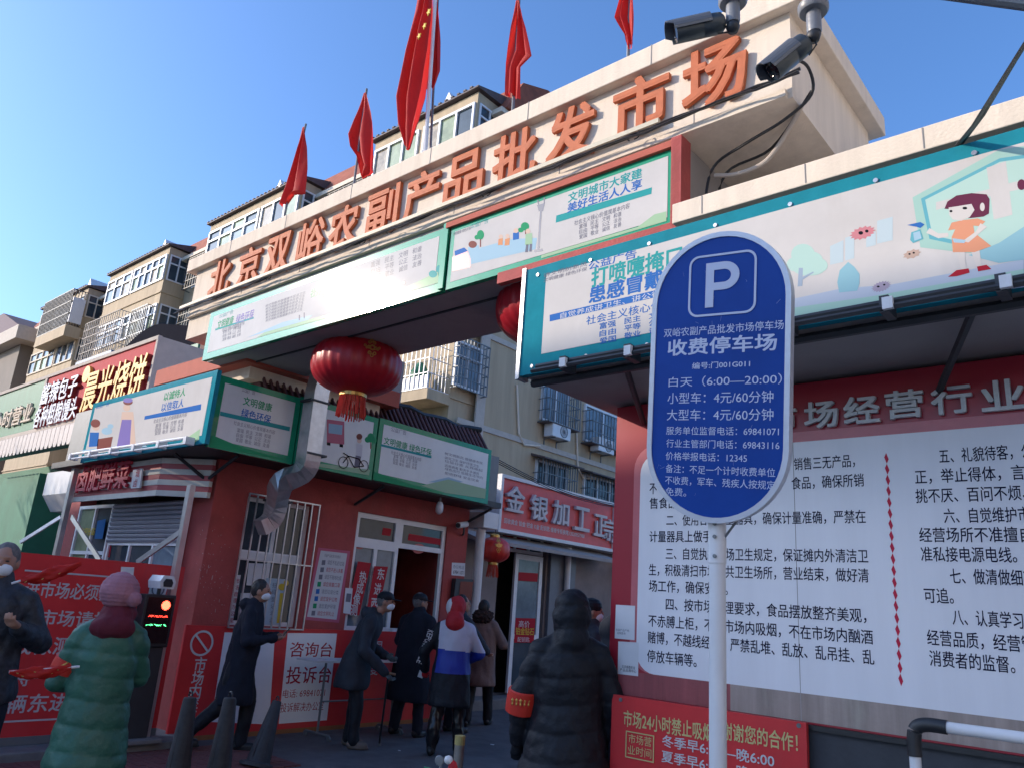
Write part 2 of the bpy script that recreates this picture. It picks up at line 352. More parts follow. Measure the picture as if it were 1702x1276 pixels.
# ================================================================ SETTING
g = MB(); g.poly([(-400, -300, 0), (300, -300, 0), (300, 400, 0), (-400, 400, 0)]); tag(g.build('ground', M['asphalt']), kind='structure')
rpv = tag(MB().poly([(-8.0, -2, .003), (-6.75, -2, .003), (-6.9, 5.0, .003), (-8.0, 5.0, .003)]).build('red_paving', M['kerb']), kind='structure')
_bm = None; nb__ = 0; random.seed(4)
for i in range(6):
    for j in range(46):
        x_, y_ = -7.99+i*.205, 2.2+j*.062*1.0
        if y_ > 4.95 or nb__ > 280: continue
        if _bm is None:
            _b0 = MB().box(x_, x_+.197, y_, y_+.056, .0, .016).build('brick', M['brick'], rpv); _bm = _b0; bx0, by0 = x_, y_
        else:
            _b = _bm.copy(); COL.objects.link(_b); _b.location = (x_-bx0, y_-by0, random.uniform(-.002, .002))
        nb__ += 1
kb = tag(MB().box(-8.75, -8.22, -2, 4.55, -.1, .088).build('kerb', M['kerb'], bevel=.01), kind='structure')
for j in range(7): MB().box(-8.21, -7.99, -2+j*.94, -2+j*.94+.93, -.1, .085+random.uniform(0, .008)).build('kerb_stone', M['kerb'], kb, bevel=.012)
tag(MB().box(-9.4, -8.9, 8.9, 15.5, -.1, .16).build('doorstep', M['kerb'], bevel=.02), kind='structure')

def framed_window(pl, a0, a1, b0, b1, cols, parent, fm, gm, dep=-.03, bar=.045, transom=None, th=.05, split=True, rnd=0):
    """window part (frame mesh) with pane sub-parts"""
    f = MB(); f.slab(pl, a0, a1, b0, b0+bar, dep, dep+th); f.slab(pl, a0, a1, b1-bar, b1, dep, dep+th)
    for i in range(cols+1):
        a = a0+(a1-a0-bar)*i/cols; f.slab(pl, a, a+bar, b0+bar, b1-bar, dep, dep+th)
    if transom: t = b1-transom; f.slab(pl, a0+bar, a1-bar, t-bar, t, dep+.002, dep+th+.003)
    o = f.build('window', fm, parent); rows = [(b0+bar, b1-bar)] if not transom else [(b0+bar, b1-transom-bar), (b1-transom, b1-bar)]
    for i in range(cols):
        w0 = a0+(a1-a0-bar)*i/cols+bar; w1 = a0+(a1-a0-bar)*(i+1)/cols
        for r0, r1 in rows:
            mm = random.choice(gm) if isinstance(gm, list) else gm
            MB().slab(pl, w0, w1, r0, r1, dep+.012, dep+.022).build('pane', mm, o)
    return o
def grille(pl, a0, a1, b0, b1, n, parent, m, off=.12, r=.011, rows=2, name='security_grille', back=0):
    g = MB()
    for i in range(n+1): a = a0+(a1-a0)*i/n; g.slab(pl, a-r, a+r, b0, b1, off, off+2*r)
    for k in range(rows+2): b = b0+(b1-b0)*k/(rows+1); g.slab(pl, a0-r, a1+r, b-r, b+r, off-.004, off+2*r+.004)
    if back:
        for a in (a0, a1):
            for k in range(rows+2): b = b0+(b1-b0)*k/(rows+1); g.slab(pl, a-r, a+r, b-r*.9, b+r*.9, off-back, off)
            for j in range(1, max(2, int(back/.14))): dd = off-back*j/max(2, int(back/.14)); g.slab(pl, a-r*.9, a+r*.9, b0, b1, dd, dd+r*1.6)
    return g.build(name, m, parent)

# ---------------------------------------------------------------- apartment block with balcony bays
AY, WY = Plane('Y', 16.0), Plane('Y', 17.2)
apt = thing('apartment_building', (-38, 17.2, 0), 'tan apartment block with red roof and glazed balcony bays behind the market gate', 'building')
mb = MB(); mb.box(-62, -16.5, 17.2, 29, 0, 18.3); mb.build('wall', M['tan'], apt)
# mansard roof edge
mb = MB(); b = [(-62.2, 16.85, 18.3), (-62.2, 17.6, 19.75), (-62.2, 19, 20.3), (-62.2, 29, 20.3), (-62.2, 29, 18.3)]
mb.prism([Vector(p) for p in b][::-1], Vector((46.1, 0, 0))); mb.build('roof', M['roofred'], apt)
MB().box(-62.1, -16.2, 16.7, 17.3, 18.1, 18.29).build('eave', M['cream'], apt)
bays = [(-57.0, -49.5), (-46.4, -39.0), (-34.8, -27.05), (-22.2, -16.7)]
gm = [M['glassL'], M['glassL'], M['glass'], M['glass'], M['glassG'], mat('beige_curtain_glass', (.36, .30, .22), .08, 0, var=.5, scale=3, bump=0, spec=.3), mat('blue_curtain_glass', (.10, .16, .26), .06, 0, var=.4, scale=2, bump=0, spec=.4)]
for k, (x0, x1) in enumerate(bays):
    bay = MB(); bay.box(x0, x1, 16.0, 17.25, 0, 18.65)
    for fl in range(6):   # slim ledges at floor lines
        z = 18.3-2.8*fl-2.25; bay.box(x0-.05, x1+.05, 15.94, 17.2, z, z+.08)
    bay.build('balcony_bay', M['tan'], apt)
    r = MB(); r.prism([Vector((x0-.14, 15.82, 18.70)), Vector((x0-.14, 15.82, 18.76)), Vector((x0-.14, 17.6, 19.25)), Vector((x0-.14, 17.6, 18.70))], Vector((x1-x0+.28, 0, 0)))
    n = int((x1-x0)/.3)
    for i in range(n): xx = x0-.1+(x1-x0+.15)*i/n; r.prism([Vector((xx, 15.80, 18.77)), Vector((xx, 15.80, 18.83)), Vector((xx, 17.6, 19.32)), Vector((xx, 17.6, 19.26))], Vector((.12, 0, 0)))
    r.build('bay_roof', M['roofdark'], apt)
    d = MB(); cx = x0+(x1-x0)*.45
    d.prism([Vector((cx-.75, 17.3, 19.4)), Vector((cx+.75, 17.3, 19.4)), Vector((cx, 17.3, 20.75))], Vector((0, 1.8, 0)))
    dm = d.build('dormer', M['whitepaint'], apt)
    MB().prism([Vector((cx-.32, 17.27, 19.6)), Vector((cx+.32, 17.27, 19.6)), Vector((cx, 17.27, 20.25))], Vector((0, .02, 0))).build('dormer_window', M['soffit'], dm)
    for fl in range(3):
        z1 = 18.25-2.8*fl; z0 = z1-1.45
        if k == 3 and fl > 0 : z0 = z1-1.35
        fm = M['pvc'] if k != 0 else M['cream']
        L = x1-x0
        if k == 3:
            framed_window(AY, x0+.08, x0+L*.5-.15, z0, z1, 3, apt, fm, gm, dep=-.02, th=.09, bar=.09)
            framed_window(AY, x0+L*.5+.1, x1-.08, z0, z1, 3, apt, fm, gm, dep=-.02, th=.09, bar=.09)
        else:
            s = .46 if k == 1 else .6
            framed_window(AY, x0+.08, x0+L*s-.1, z0, z1, 4 if k != 1 else 3, apt, fm, gm, dep=-.02, th=.09, bar=.09, transom=.5)
            framed_window(AY, x0+L*s+.1, x1-.08, z0, z1, 5 if k == 1 else 3, apt, fm, gm, dep=-.02, th=.09, bar=.09, transom=.5 if k == 1 else None)
        sp = Plane('X', x1); framed_window(sp, 16.1, 17.15, z0, z1, 2, apt, fm, M['glass'], dep=-.02, th=.07, bar=.07, transom=.45)
# between-bay windows on the recessed wall
for x0, x1 in ((-49.2, -46.8), (-38.6, -35.2), (-26.6, -22.6)):
    for fl in range(3):
        z1 = 17.9-2.8*fl; framed_window(WY, x0+.4, x1-.3, z1-1.4, z1, 2, apt, M['pvc'], M['glass'], dep=0, th=.08, bar=.08)
        grille(WY, x0+.3, x1-.2, z1-1.6, z1+.1, 11, apt, M['dark'], off=.45, r=.018, rows=3, back=.4)
# cages on bays
grille(AY, -53.8, -49.2, 15.9, 18.2, 20, apt, M['dark'], off=.85, r=.025, rows=2, name='balcony_cage', back=.8)
MB().box(-53.9, -49.1, 15.1, 15.98, 15.2, 15.9).build('balcony_tray', M['tan'], apt)
g2 = MB(); g2.box(-51.1, -49.15, 15.2, 15.9, 16.1, 17.7); g2.build('panel', M['whitepaint'], apt)
grille(AY, -45.6, -41.2, 12.95, 15.2, 16, apt, M['tanband'], off=.95, r=.018, rows=4, name='balcony_cage', back=.9)
MB().box(-45.7, -41.1, 15.0, 15.98, 12.6, 12.93).build('balcony_tray', mat('blue_sheet', (.05, .12, .28), .5), apt)
grille(AY, -57.2, -53.5, 10.5, 12.6, 18, apt, M['dark'], off=.5, r=.025, rows=3, name='balcony_cage', back=.45)
grille(AY, -40.8, -39.0, 13.0, 15.2, 9, apt, M['grey'], off=.5, r=.02, rows=2, name='balcony_cage', back=.45)
# lit cage balcony low on the right-hand bay, seen under the gate
cg = grille(AY, -21.6, -16.72, 7.75, 9.6, 24, apt, M['whitepaint'], off=.95, r=.012, rows=3, name='balcony_cage', back=.9)
MB().box(-21.7, -16.66, 15.03, 15.99, 7.4, 7.72).build('balcony_tray', M['tan'], apt)
MB().box(-21.65, -16.72, 15.06, 15.10, 7.73, 8.15).build('balcony_front', M['whitepaint'], apt)
pt = MB()
for x, h in ((-20.6, .45), (-19.4, .6), (-18.5, .35), (-17.6, .7)): pt.lathe((x, 15.5, 7.73), [(.12, 0), (.17, .02), (.2, .3), (.2, .32)], 10); pt.lathe((x, 15.5, 8.05), [(.05, 0), (.3, .1), (.34, h*.5), (.1, h)], 9)
pt.build('potted_plants', M['signgreen'], apt)
# end wall, facing the passage
EP = Plane('X', -16.5)
def ewin(p0, p1, cols, name='window', **k):
    a0, b1 = EP.ab(p0); a1, b0 = EP.ab(p1); return min(a0, a1), max(a0, a1), min(b0, b1), max(b0, b1)
a0, b1 = EP.ab((757, 562)); a1, b0 = EP.ab((794, 655))
b1 = 9.45; framed_window(EP, a0, a1, b0, b1, 2, apt, M['pvc'], M['glassL'], dep=.0, th=.09, bar=.07, transom=.45)
grille(EP, a0-.05, a1+.08, b0-.1, b1+.05, 9, apt, M['grey'], off=.3, r=.013, rows=4, back=.28)
str_z = EP.ab((810, 713))[1]
st = MB()
for z in (str_z, str_z+2.8+.25, str_z+5.85): st.slab(EP, 16.2, 29, z-.1, z+.08, 0, .05)
st.slab(EP, 16.95, 17.35, 0, 18, .0, .06); st.build('string_course', M['tanband'], apt)
for (xl, xr, yt, yb) in ((893, 945, 640, 700), (965, 1030, 668, 735)):
    a0, _ = EP.ab((xl, yb)); a1, _ = EP.ab((xr, yb)); b0 = EP.ab((xl, yb))[1]; b1 = b0+1.5
    framed_window(EP, a0+.1, a1-.1, b0+.1, b1, 2, apt, M['pvc'], M['glassL'], dep=0, th=.09, bar=.07)
    grille(EP, a0, a1, b0, b0+1.2, 13, apt, M['grey'], off=.5, r=.014, rows=2, back=.48)
    MB().slab(EP, a0, a1, b0-.04, b0-.005, 0, .52).build('grille_floor', M['roofdark'], apt)
for (xl, xr, yt, yb) in ((887, 945, 757, 832), (966, 1035, 782, 860)):
    a0, b1 = EP.ab((xl, yt)); a1, b0 = EP.ab((xl, yb)); a1, _ = EP.ab((xr, yt))
    framed_window(EP, a0+.1, a1-.1, b0+.05, b1-.1, 3, apt, M['pvc'], M['glass'], dep=0, th=.09, bar=.06)
    grille(EP, a0, a1, b0, b1-.1, 14, apt, M['grey'], off=.42, r=.014, rows=2, back=.4)
    aw = MB(); aw.prism([EP.P(a0-.15, b1, 0), EP.P(a0-.15, b1+.08, 0), EP.P(a0-.15, b1-.08, .62), EP.P(a0-.15, b1-.13, .62)], Vector((0, a1-a0+.3, 0))); aw.build('window_awning', M['roofdark'], apt)
# conduits
for (x, y0, y1) in ((857, 640, 745), (955, 690, 800)):
    p = [EP.P(*EP.ab((x, y0)), .06), EP.P(*EP.ab((x+3, y1-25)), .06), EP.P(*EP.ab((x+12, y1-6)), .06), EP.P(*EP.ab((x+38, y1-4)), .08)]
    MB().tube(p, .035, 6).build('conduit', M['cream'], apt)
# two air conditioners on the end wall
for i, (cx, cy, lab) in enumerate(((915, 718, 'white air conditioner on tan wall, nearer the red market booth'), (990, 742, 'white air conditioner on tan wall, nearer the large red rules board'))):
    a, b_ = EP.ab((cx, cy)); hw, hh = .52, .26
    ac = thing('air_conditioner', EP.P(a, b_-hh, .3), lab, 'air conditioner', 'air conditioners on the tan end wall')
    MB().slab(EP, a-hw, a+hw, b_-hh, b_+hh, .12, .50).build('case', M['whitepaint'], ac, bevel=.02)
    c = EP.P(a+.12, b_, .5)
    MB().lathe(c, [(.215, 0), (.215, .012), (.19, .014), (.19, .002)], 20, ax=(1, 0, 0), ring=True).build('fan_ring', M['grey'], ac)
    fg = MB()
    for q in range(10): t = math.pi*q/10; dv = Vector((0, math.cos(t), math.sin(t)))*.19; fg.tube([c-dv+Vector((.015, 0, 0)), c+dv+Vector((.015, 0, 0))], .005, 4)
    fg.build('fan_guard', M['grey'], ac)
    br = MB()
    for s in (-.35, .35): br.slab(EP, a+s-.02, a+s+.02, b_-hh-.04, b_-hh-.003, 0, .52); br.slab(EP, a+s-.02, a+s+.02, b_-hh-.3, b_-hh-.04, 0, .03)
    br.build('bracket', M['grey'], ac)
# far-left neighbouring building
nb = thing('corner_building', (-75, 16, 0), 'shaded tan building with purple-red hipped roof at the left edge', 'building')
a = onY((35, 572), 16); bb = onY((52, 548), 16)
MB().box(-110, a.x, 16, 30, 0, a.z).build('wall', mat('shaded_tan', (.21, .18, .155), .9, scale=.5), nb)  # wall colour darkened to stand for a face in shade
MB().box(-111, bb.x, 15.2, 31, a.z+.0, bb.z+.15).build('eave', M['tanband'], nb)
zt = onY((0, 518), 16).z
rg_ = onY((6, 521), 17.5); MB().prism([Vector((-111, 15.3, bb.z+.16)), Vector((bb.x-.3, 15.3, bb.z+.16)), Vector((rg_.x, 17.5, rg_.z)), Vector((-111, 17.5, rg_.z))], Vector((0, 8, 0))).build('roof', mat('purple_roof', (.09, .045, .055), .8, var=.25), nb)
# unseen building added behind the camera, sized to cast the street's shade
sb = thing('shade_building', (-20, -14, 0), 'plain tan building added unseen behind the viewer to shade the street', 'building')
MB().box(-90, -16.5, -24, -14, 0, 14.05).build('wall', M['tan'], sb)
swp = MB()
for f_ in range(4):
    for i in range(23): swp.box(-88+i*3, -86.4+i*3, -14.0, -13.95, 1+3.1*f_, 2.7+3.1*f_)
swp.build('windows', M['glass'], sb)

# pale paving and building added out of view to bounce sunlight into the shade
tag(MB().poly([(-11, -13.5, .006), (9, -13.5, .006), (9, 1.2, .006), (-3, 1.2, .006), (-6, -3, .006), (-11, -6, .006)]).build('bounce_paving', mat('bounce_concrete', (.48, .44, .39), .9, var=.15, scale=2)), kind='structure')
s2 = thing('bounce_building', (12, 4, 0), 'pale building added out of view to bounce sunlight into the street', 'building')
MB().box(9, 17, -13, 24, 0, 12).build('wall', mat('bounce_render', (.58, .52, .45), .9, var=.1, scale=1), s2)
sp2 = MB()
for f_ in range(3):
    for i in range(11): sp2.box(8.95, 9.0, -12+i*3, -10.5+i*3, 1.1+3.3*f_, 2.8+3.3*f_)
sp2.build('windows', M['glass'], s2)
# ---------------------------------------------------------------- left shop row
LS = Plane('Y', 5.5); LW = Plane('Y', 6.2)
sh = thing('shop_row', (-20, 6.2, 0), 'green shop row left of the market booth with door frames and grey roller box', 'shop')
xr = onY((266, 565), 5.5).x
holes = [(-17.3, -13.3, 0, 2.9)]
w_ = MB(); holes_wall(w_, LW, -40, -12.6, 0, 3.9, holes, -.25, 0); w_.box(-40, -12.6, 6.45, 12, 3.75, 3.9); w_.box(-12.85, -12.6, 6.45, 12, 0, 3.75); w_.box(-40, -12.6, 9, 9.2, 0, 3.75)
w_.build('wall', M['wallgreen'], sh)
MB().box(-19.6, -17.45, 5.55, 6.18, 0, 3.55).build('pillar', M['wallgreen'], sh)
framed_window(LW, -17.3, -15.3, .1, 2.85, 2, sh, M['alu'], M['glass'], dep=-.2, transom=.5)
framed_window(LW, -15.2, -13.4, .1, 2.85, 2, sh, M['alu'], M['glass'], dep=-.18, transom=.5)
# striped door curtain strips
cs = MB()
for i in range(9): xx = -15.15+i*.14; cs.slab(LW, xx, xx+.11, .1, 2.6, .04+.01*(i % 2), .06+.01*(i % 2))
cs.build('curtain_strip', M['soffit'], sh)
rb = MB(); q = [(-15.6, 3.3), (-15.6, 2.62)]
ab0 = onY((55, 780), 5.3); ab1 = onY((120, 830), 5.3)
rb.prism([Vector((-16.1, 5.25, 3.42)), Vector((-16.1, 5.25, 3.0)), Vector((-16.1, 5.45, 2.72)), Vector((-16.1, 6.15, 2.72)), Vector((-16.1, 6.15, 3.42))], Vector((3.1, 0, 0))); rb.build('roller_box', M['whitepaint'], sh)
# awning with scalloped edge
al, ar = onY((0, 735), 5.45), onY((138, 705), 5.45)
sc = MB(); x = -19.5; n = 30; pts = []
zt_, zb_ = 4.28, 3.98
sc.prism([Vector((-20, 5.9, 4.55)), Vector((-20, 5.05, 4.22)), Vector((-20, 5.06, 4.19)), Vector((-20, 5.9, 4.50))], Vector((7.6, 0, 0)))
for i in range(36):
    x0 = -20+i*.21
    sc.prism([Vector((x0+.01, 5.05, 4.21)), Vector((x0+.01, 5.05, 3.90)), Vector((x0+.05, 5.05, 3.83)), Vector((x0+.15, 5.05, 3.83)), Vector((x0+.20, 5.05, 3.90)), Vector((x0+.20, 5.05, 4.21))], Vector((0, .015, 0)))
tag(sc.build('awning', mat('pale_awning', (.52, .47, .45), .6, var=.1), None), 'pale scalloped awning under the green and pink shop signs', 'awning')
# pink + green shop sign box
gsn = thing('shop_sign', (-16, 5.6, 4.4), 'long roof sign box, green at left and faded pink with yellow lettering at right', 'sign')
dvx = onY((69, 680), 5.5).x; z1, z0 = 5.60, 4.50
MB().box(-24, xr+.02, 5.52, 6.6, z0-.08, z1+.06).build('box', M['tanband'], gsn)
MB().slab(LS, dvx+.06, xr-.04, z0, z1, 0, .02).build('pink_panel', M['pink'], gsn)
MB().slab(LS, -24, dvx-.06, z0, z1, 0, .02).build('green_panel', M['signgreen'], gsn)
fr = MB(); fr.slab(LS, -24, xr+.03, z1+.0, z1+.07, -.02, .05); fr.slab(LS, -24, xr+.03, z0-.09, z0, -.02, .05); fr.slab(LS, dvx-.06, dvx+.06, z0, z1, -.02, .045); fr.slab(LS, xr-.04, xr+.03, z0, z1, -.02, .045)
fr.build('frame', M['tanband'], gsn)

yl = mat('yellow_letter', (.72, .42, .05), .5); rdl = mat('dark_red_letter_side', (.28, .03, .03), .5)
for s, p0, p1, h, mm in (('晨光烧饼', (147, 662), (252, 618), 62, yl), ('酱辣包子', (78, 660), (138, 640), 32, M['whitepaint']), ('各种粗粮馒头', (66, 699), (138, 676), 32, M['whitepaint'])):
    text(LS, s, p0, p1, h*.96, rdl, gsn, off=.06, bold=.006, ext=.04)
    text(LS, s, p0, p1, h*.96, mm, gsn, off=.106, bold=.02, ext=.004)
text(LS, '24小时营业', (-20, 706), (58, 686), 26, M['cream'], gsn, off=.05, bold=.015, ext=.02)
dc = Vector((dvx, 5.5, z1)); c = LS.P(*LS.ab((151, 624)), .03)
MB().lathe(c, [(.17, 0), (.17, .06)], 20, ax=(0, -1, 0)).build('emblem', yl, gsn)
# dark arched roof tarpaulin and green sheet behind the sign
c0 = onY((205, 580), 9); ar_ = MB(); prof = []
for i in range(13):
    t = i/12; px = 205+125*t; py = 580-42*math.sin(min(1, t*1.9)*math.pi/2)+10*max(0, t-.5); prof.append(onY((px, py), 9))
base = [onY((330, 600), 9), onY((205, 600), 9)]
pr = prof+base; ar_.prism(pr, Vector((0, 1.8, 0))); tag(ar_.build('roof_tarpaulin', mat('black_tarpaulin', (.015, .015, .022), .95, bump=.3, spec=.02)), 'black domed tarpaulin roof behind the pink shop sign', 'tarpaulin')
gp = MB(); q0, q1 = onY((295, 590), 7.5), onY((330, 570), 7.5)
gp.box(q0.x, q1.x, 7.5, 7.55, 3.9, q1.z); tag(gp.build('green_sheet', M['signgreen']), 'green corrugated sheet between the pink sign and gate pier', 'sheet')
for i, (pxx, w_) in enumerate(((335, .6),)):
    q = onY((pxx, 560), 8.2); tag(MB().box(q.x-.2, q.x+1.2, 8.2, 8.4, 3.9, q.z-.2).build('timber_boards', mat('weathered_timber', (.17, .10, .08), .9, var=.3)), 'weathered brown boards beside the green sheet', 'boards')

# ---------------------------------------------------------------- booth
BP = Plane('X', -8.41); BF = Plane('Y', 4.5)
bo = thing('market_booth', (-10, 6.5, 0), 'dark red market entrance booth with barred window and sliding hatch window', 'booth')
w1 = (4.93, 5.85, 1.19, 2.66); w2 = (6.58, 8.28, 1.17, 2.70)
m_ = MB(); holes_wall(m_, BP, 4.5, 8.72, 0, 3.02, [w1, w2], -.22, 0)
m_.box(-12.4, -8.63, 4.5, 4.72, 0, 3.02) if False else None
holes_wall(m_, BF, -12.6, -8.63, 0, 3.02, [(-12.2, -9.0, 1.3, 2.72)], -.22, 0)
m_.box(-12.6, -8.63, 8.5, 8.72, 0, 3.02); m_.box(-12.82, -12.6, 4.5, 8.72, 0, 3.02); m_.box(-12.6, -8.63, 4.72, 8.5, 2.9, 3.02)
m_.build('wall', M['boothred'], bo)
MB().box(-12.5, -11.0, 4.8, 8.4, 0, 2.85).build('interior', M['int'], bo)
# barred window
wf = framed_window(BP, w1[0], w1[1], w1[2], w1[3], 2, bo, M['pvc'], M['glass'], dep=-.12, bar=.05, transom=.62)
grille(BP, w1[0]-.03, w1[1]+.05, w1[2]-.02, w1[3]+.02, 9, bo, M['alu'], off=.07, r=.008, rows=1)
MB().slab(BP, w1[0]+.02, w1[1]-.02, 1.93, 2.02, -.08, -.05).build('window_rail', M['whitepaint'], bo)
# posters in the barred window
for (pts, mm) in (([(395, 955), (405, 955), (391, 1037), (383, 1037)], M['paper']), ([(418, 935), (448, 936), (442, 974), (414, 972)], M['paper']), ([(447, 960), (480, 962), (470, 1038), (440, 1038)], mat('pale_blue_print', (.40, .52, .62), .5)), ([(405, 985), (440, 985), (432, 1037), (398, 1037)], M['paper'])):
    shape(BP, pts, mm, bo, off=-.06, name='poster')
blk = flat('black', (.02, .02, .025)); rdp = flat('red', (.50, .03, .05)); grn = flat('green', (.04, .36, .16)); blp = flat('blue', (.05, .18, .52)); gryp = flat('grey', (.22, .22, .27)); tlp = flat('teal', (.05, .38, .38)); whp = flat('white', (.72, .72, .74)); pkp = flat('pink', (.62, .16, .25)); ltg = flat('light_green', (.42, .62, .40)); ltb = flat('light_blue', (.42, .62, .74)); orgp = flat('orange', (.78, .36, .18)); skp = flat('peach', (.78, .58, .46)); brp = flat('brown', (.28, .10, .08)); prp = flat('violet', (.28, .22, .52)); ylp = flat('yellow', (.75, .55, .08))
vtext(BP, '市场管理办公室', (399, 965), (389, 1030), 8, rdp, bo, off=-.05)
vtext(BP, '扫码登记测温', (460, 972), (455, 1030), 8, gryp, bo, off=-.05)
shapes(BP, [ell(473, 975, 6, 6, 10), ell(480, 968, 4, 5, 10), [(470, 985), (478, 985), (472, 1035), (464, 1035)]], ylp, bo, off=-.055, name='flower_print')
# hatch window, door leaf
framed_window(BP, w2[0], w2[0]+.78, 2.30, w2[3], 1, bo, M['pvc'], M['glass'], dep=-.08, bar=.07)
framed_window(BP, w2[0]+.78, w2[1], 2.30, w2[3], 1, bo, M['pvc'], M['glass'], dep=-.08, bar=.07)
framed_window(BP, w2[0], w2[0]+.80, w2[2], 2.30, 2, bo, M['pvc'], M['glassL'], dep=-.08, bar=.06)
o = MB(); o.slab(BP, w2[1]-.07, w2[1], w2[2], 2.3, -.08, -.03); o.slab(BP, w2[0]+.80, w2[1]-.07, w2[2], w2[2]+.05, -.12, .03); o.build('hatch_frame', M['pvc'], bo)
# strips: thermal imaging / entrance
for pts, s, a, b_ in (([(595, 932), (617, 935), (597, 1022), (575, 1020)], '热成像测', (603, 958), (588, 1013)), ([(622, 940), (645, 941), (622, 1045), (604, 1045)], '东进西出', (633, 953), (617, 1028))):
    shape(BP, pts, rdp, bo, off=.0, name='notice_strip'); vtext(BP, s, a, b_, 19, whp, bo, off=.003, bold=.02, aspect=.8)
shape(BP, [(684, 886), (738, 895), (737, 905), (682, 897)], rdp, bo, off=-.055, name='red_reflection')  # red strips painted on the panes as reflections
shape(BP, [(641, 876), (655, 878), (653, 890), (639, 888)], rdp, bo, off=-.055, name='red_reflection')
for cx, cy, rr_ in ((602, 905, 9), (700, 911, 11)): shapes(BP, [ell(cx, cy, rr_, rr_*.75)], mat('lantern_reflection_red', (.50, .10, .09), .5), bo, off=-.054, name='lantern_reflection')  # flat discs painted on the glass as reflected lanterns
for cx, cy, rr_ in ((700, 911, 5),): shapes(BP, [ell(cx, cy, rr_, rr_*.8)], ylp, bo, off=-.0535, name='lantern_reflection_mark')
# splashes of pale paint on the red wall
sp_ = MB(); random.seed(21)
for i in range(70):
    px_, py_ = random.gauss(352, 16), random.gauss(945, 38); l_ = random.uniform(1.5, 7) if i < 10 else random.uniform(.6, 2); w_ = random.uniform(.4, .9)
    q_ = [BP.P(*BP.ab(p), .001) for p in ((px_, py_), (px_+w_, py_), (px_+w_-l_*.15, py_+l_), (px_-l_*.15, py_+l_))]; sp_.poly(q_[::-1])
tag(sp_.build('paint_splash', mat('old_white_splash', (.45, .36, .36), .9), bo), kind='stuff')
# rules poster
shape(BP, [(529, 909), (582, 915), (563, 1034), (505, 1029)], pkp, bo, off=.006, name='rules_poster')
shape(BP, [(533, 914), (577, 919), (559, 1029), (510, 1024)], whp, bo, off=.009, name='rules_poster')
for i in range(8):
    t = i/7; y = 934+84*t; x = 541-17*t
    shape(BP, [(x-6, y-4), (x, y-4), (x-1, y+4), (x-7, y+4)], random.choice([gryp, grn, blp]), bo, off=.012, name='icon')
    text(BP, '请您'+['不乱扔垃圾', '不进入未戴', '不随地吐痰', '佩戴口罩', '垃圾分类', '爱护公物', '爱护环境', '文明礼让'][i], (x+3, y), (x+31, y+2), 7.5, rdp if i % 2 else gryp, bo, off=.012)
text(BP, '农副产品批发市场提示', (539, 922), (566, 925), 5, gryp, bo, off=.012)
shape(BP, [(574, 976), (586, 977), (582, 1020), (570, 1018)], M['paper'], bo, off=.012, name='notice')
shape(BP, [(576, 985), (584, 986), (582, 1000), (574, 999)], gryp, bo, off=.014, name='notice_print')
# 6964 1071 board by the corner pillar
shape(BP, [(751, 934), (773, 935), (772, 957), (750, 955)], M['paper'], bo, off=.01, name='notice'); text(BP, '办公电话', (753, 941), (771, 942), 6, gryp, bo, off=.013); text(BP, '6984 1071', (753, 950), (771, 951), 6, blk, bo, off=.013)
shape(BP, [(750, 960), (779, 962), (775, 1000), (746, 998)], M['dark'], bo, off=.02, name='meter_box', th=.08)
shape(BP, [(757, 965), (778, 966), (775, 996), (754, 994)], brp, bo, off=.105, name='meter_door')
for n_, pts in enumerate(([(425, 905), (426, 905), (424, 914), (423, 914)],)): pass
# red low hoarding panels in front of wall
hb = thing('hoarding', (-8.36, 6.2, .05), 'low red hoarding under the booth windows with white complaint and enquiry board', 'hoarding')
HP = Plane('X', -8.36)
MB().slab(HP, 4.42, 8.25, .05, 1.18, -.04, 0).build('panel', M['red'], hb)
MB().slab(HP, 4.6, 8.2, -.0, .05, -.04, .0).build('base_rail', mat('rusty_angle', (.30, .12, .04), .7), hb)
shape(HP, [(373, 1050), (457, 1051), (447, 1203), (351, 1199)], M['white'], hb, name='white_panel')
shape(HP, [(478, 1051), (560, 1052), (543, 1196), (463, 1202)], M['white'], hb, name='white_panel')
text(HP, '咨询台', (482, 1078), (552, 1080), 24, rdp, hb, bold=.012)
text(HP, '投诉台', (476, 1121), (550, 1121), 28, rdp, hb, bold=.012)
text(HP, '电话: 69841071', (470, 1152), (540, 1150), 14, rdp, hb)
text(HP, '投诉解决办公室', (466, 1176), (538, 1172), 15, rdp, hb)
c = HP.P(*HP.ab((335, 1068)), .006); rr = .135
MB().lathe(c, [(rr, 0), (rr, .002), (rr-.022, .002), (rr-.022, 0)], 28, ax=(1, 0, 0), ring=True).build('prohibition_ring', whp, hb)
MB().slab(Frame(c, Vector((0, 1, -1)), Vector((0, 1, 1))), -rr+.015, rr-.015, -.011, .011, .0, .0018).build('prohibition_bar', whp, hb)
vtext(HP, '市场内禁止吸烟', (333, 1103), (306, 1240), 24, whp, hb, bold=.015, aspect=.9)
vtext(HP, '温度', (628, 1075), (620, 1110), 22, whp, hb)
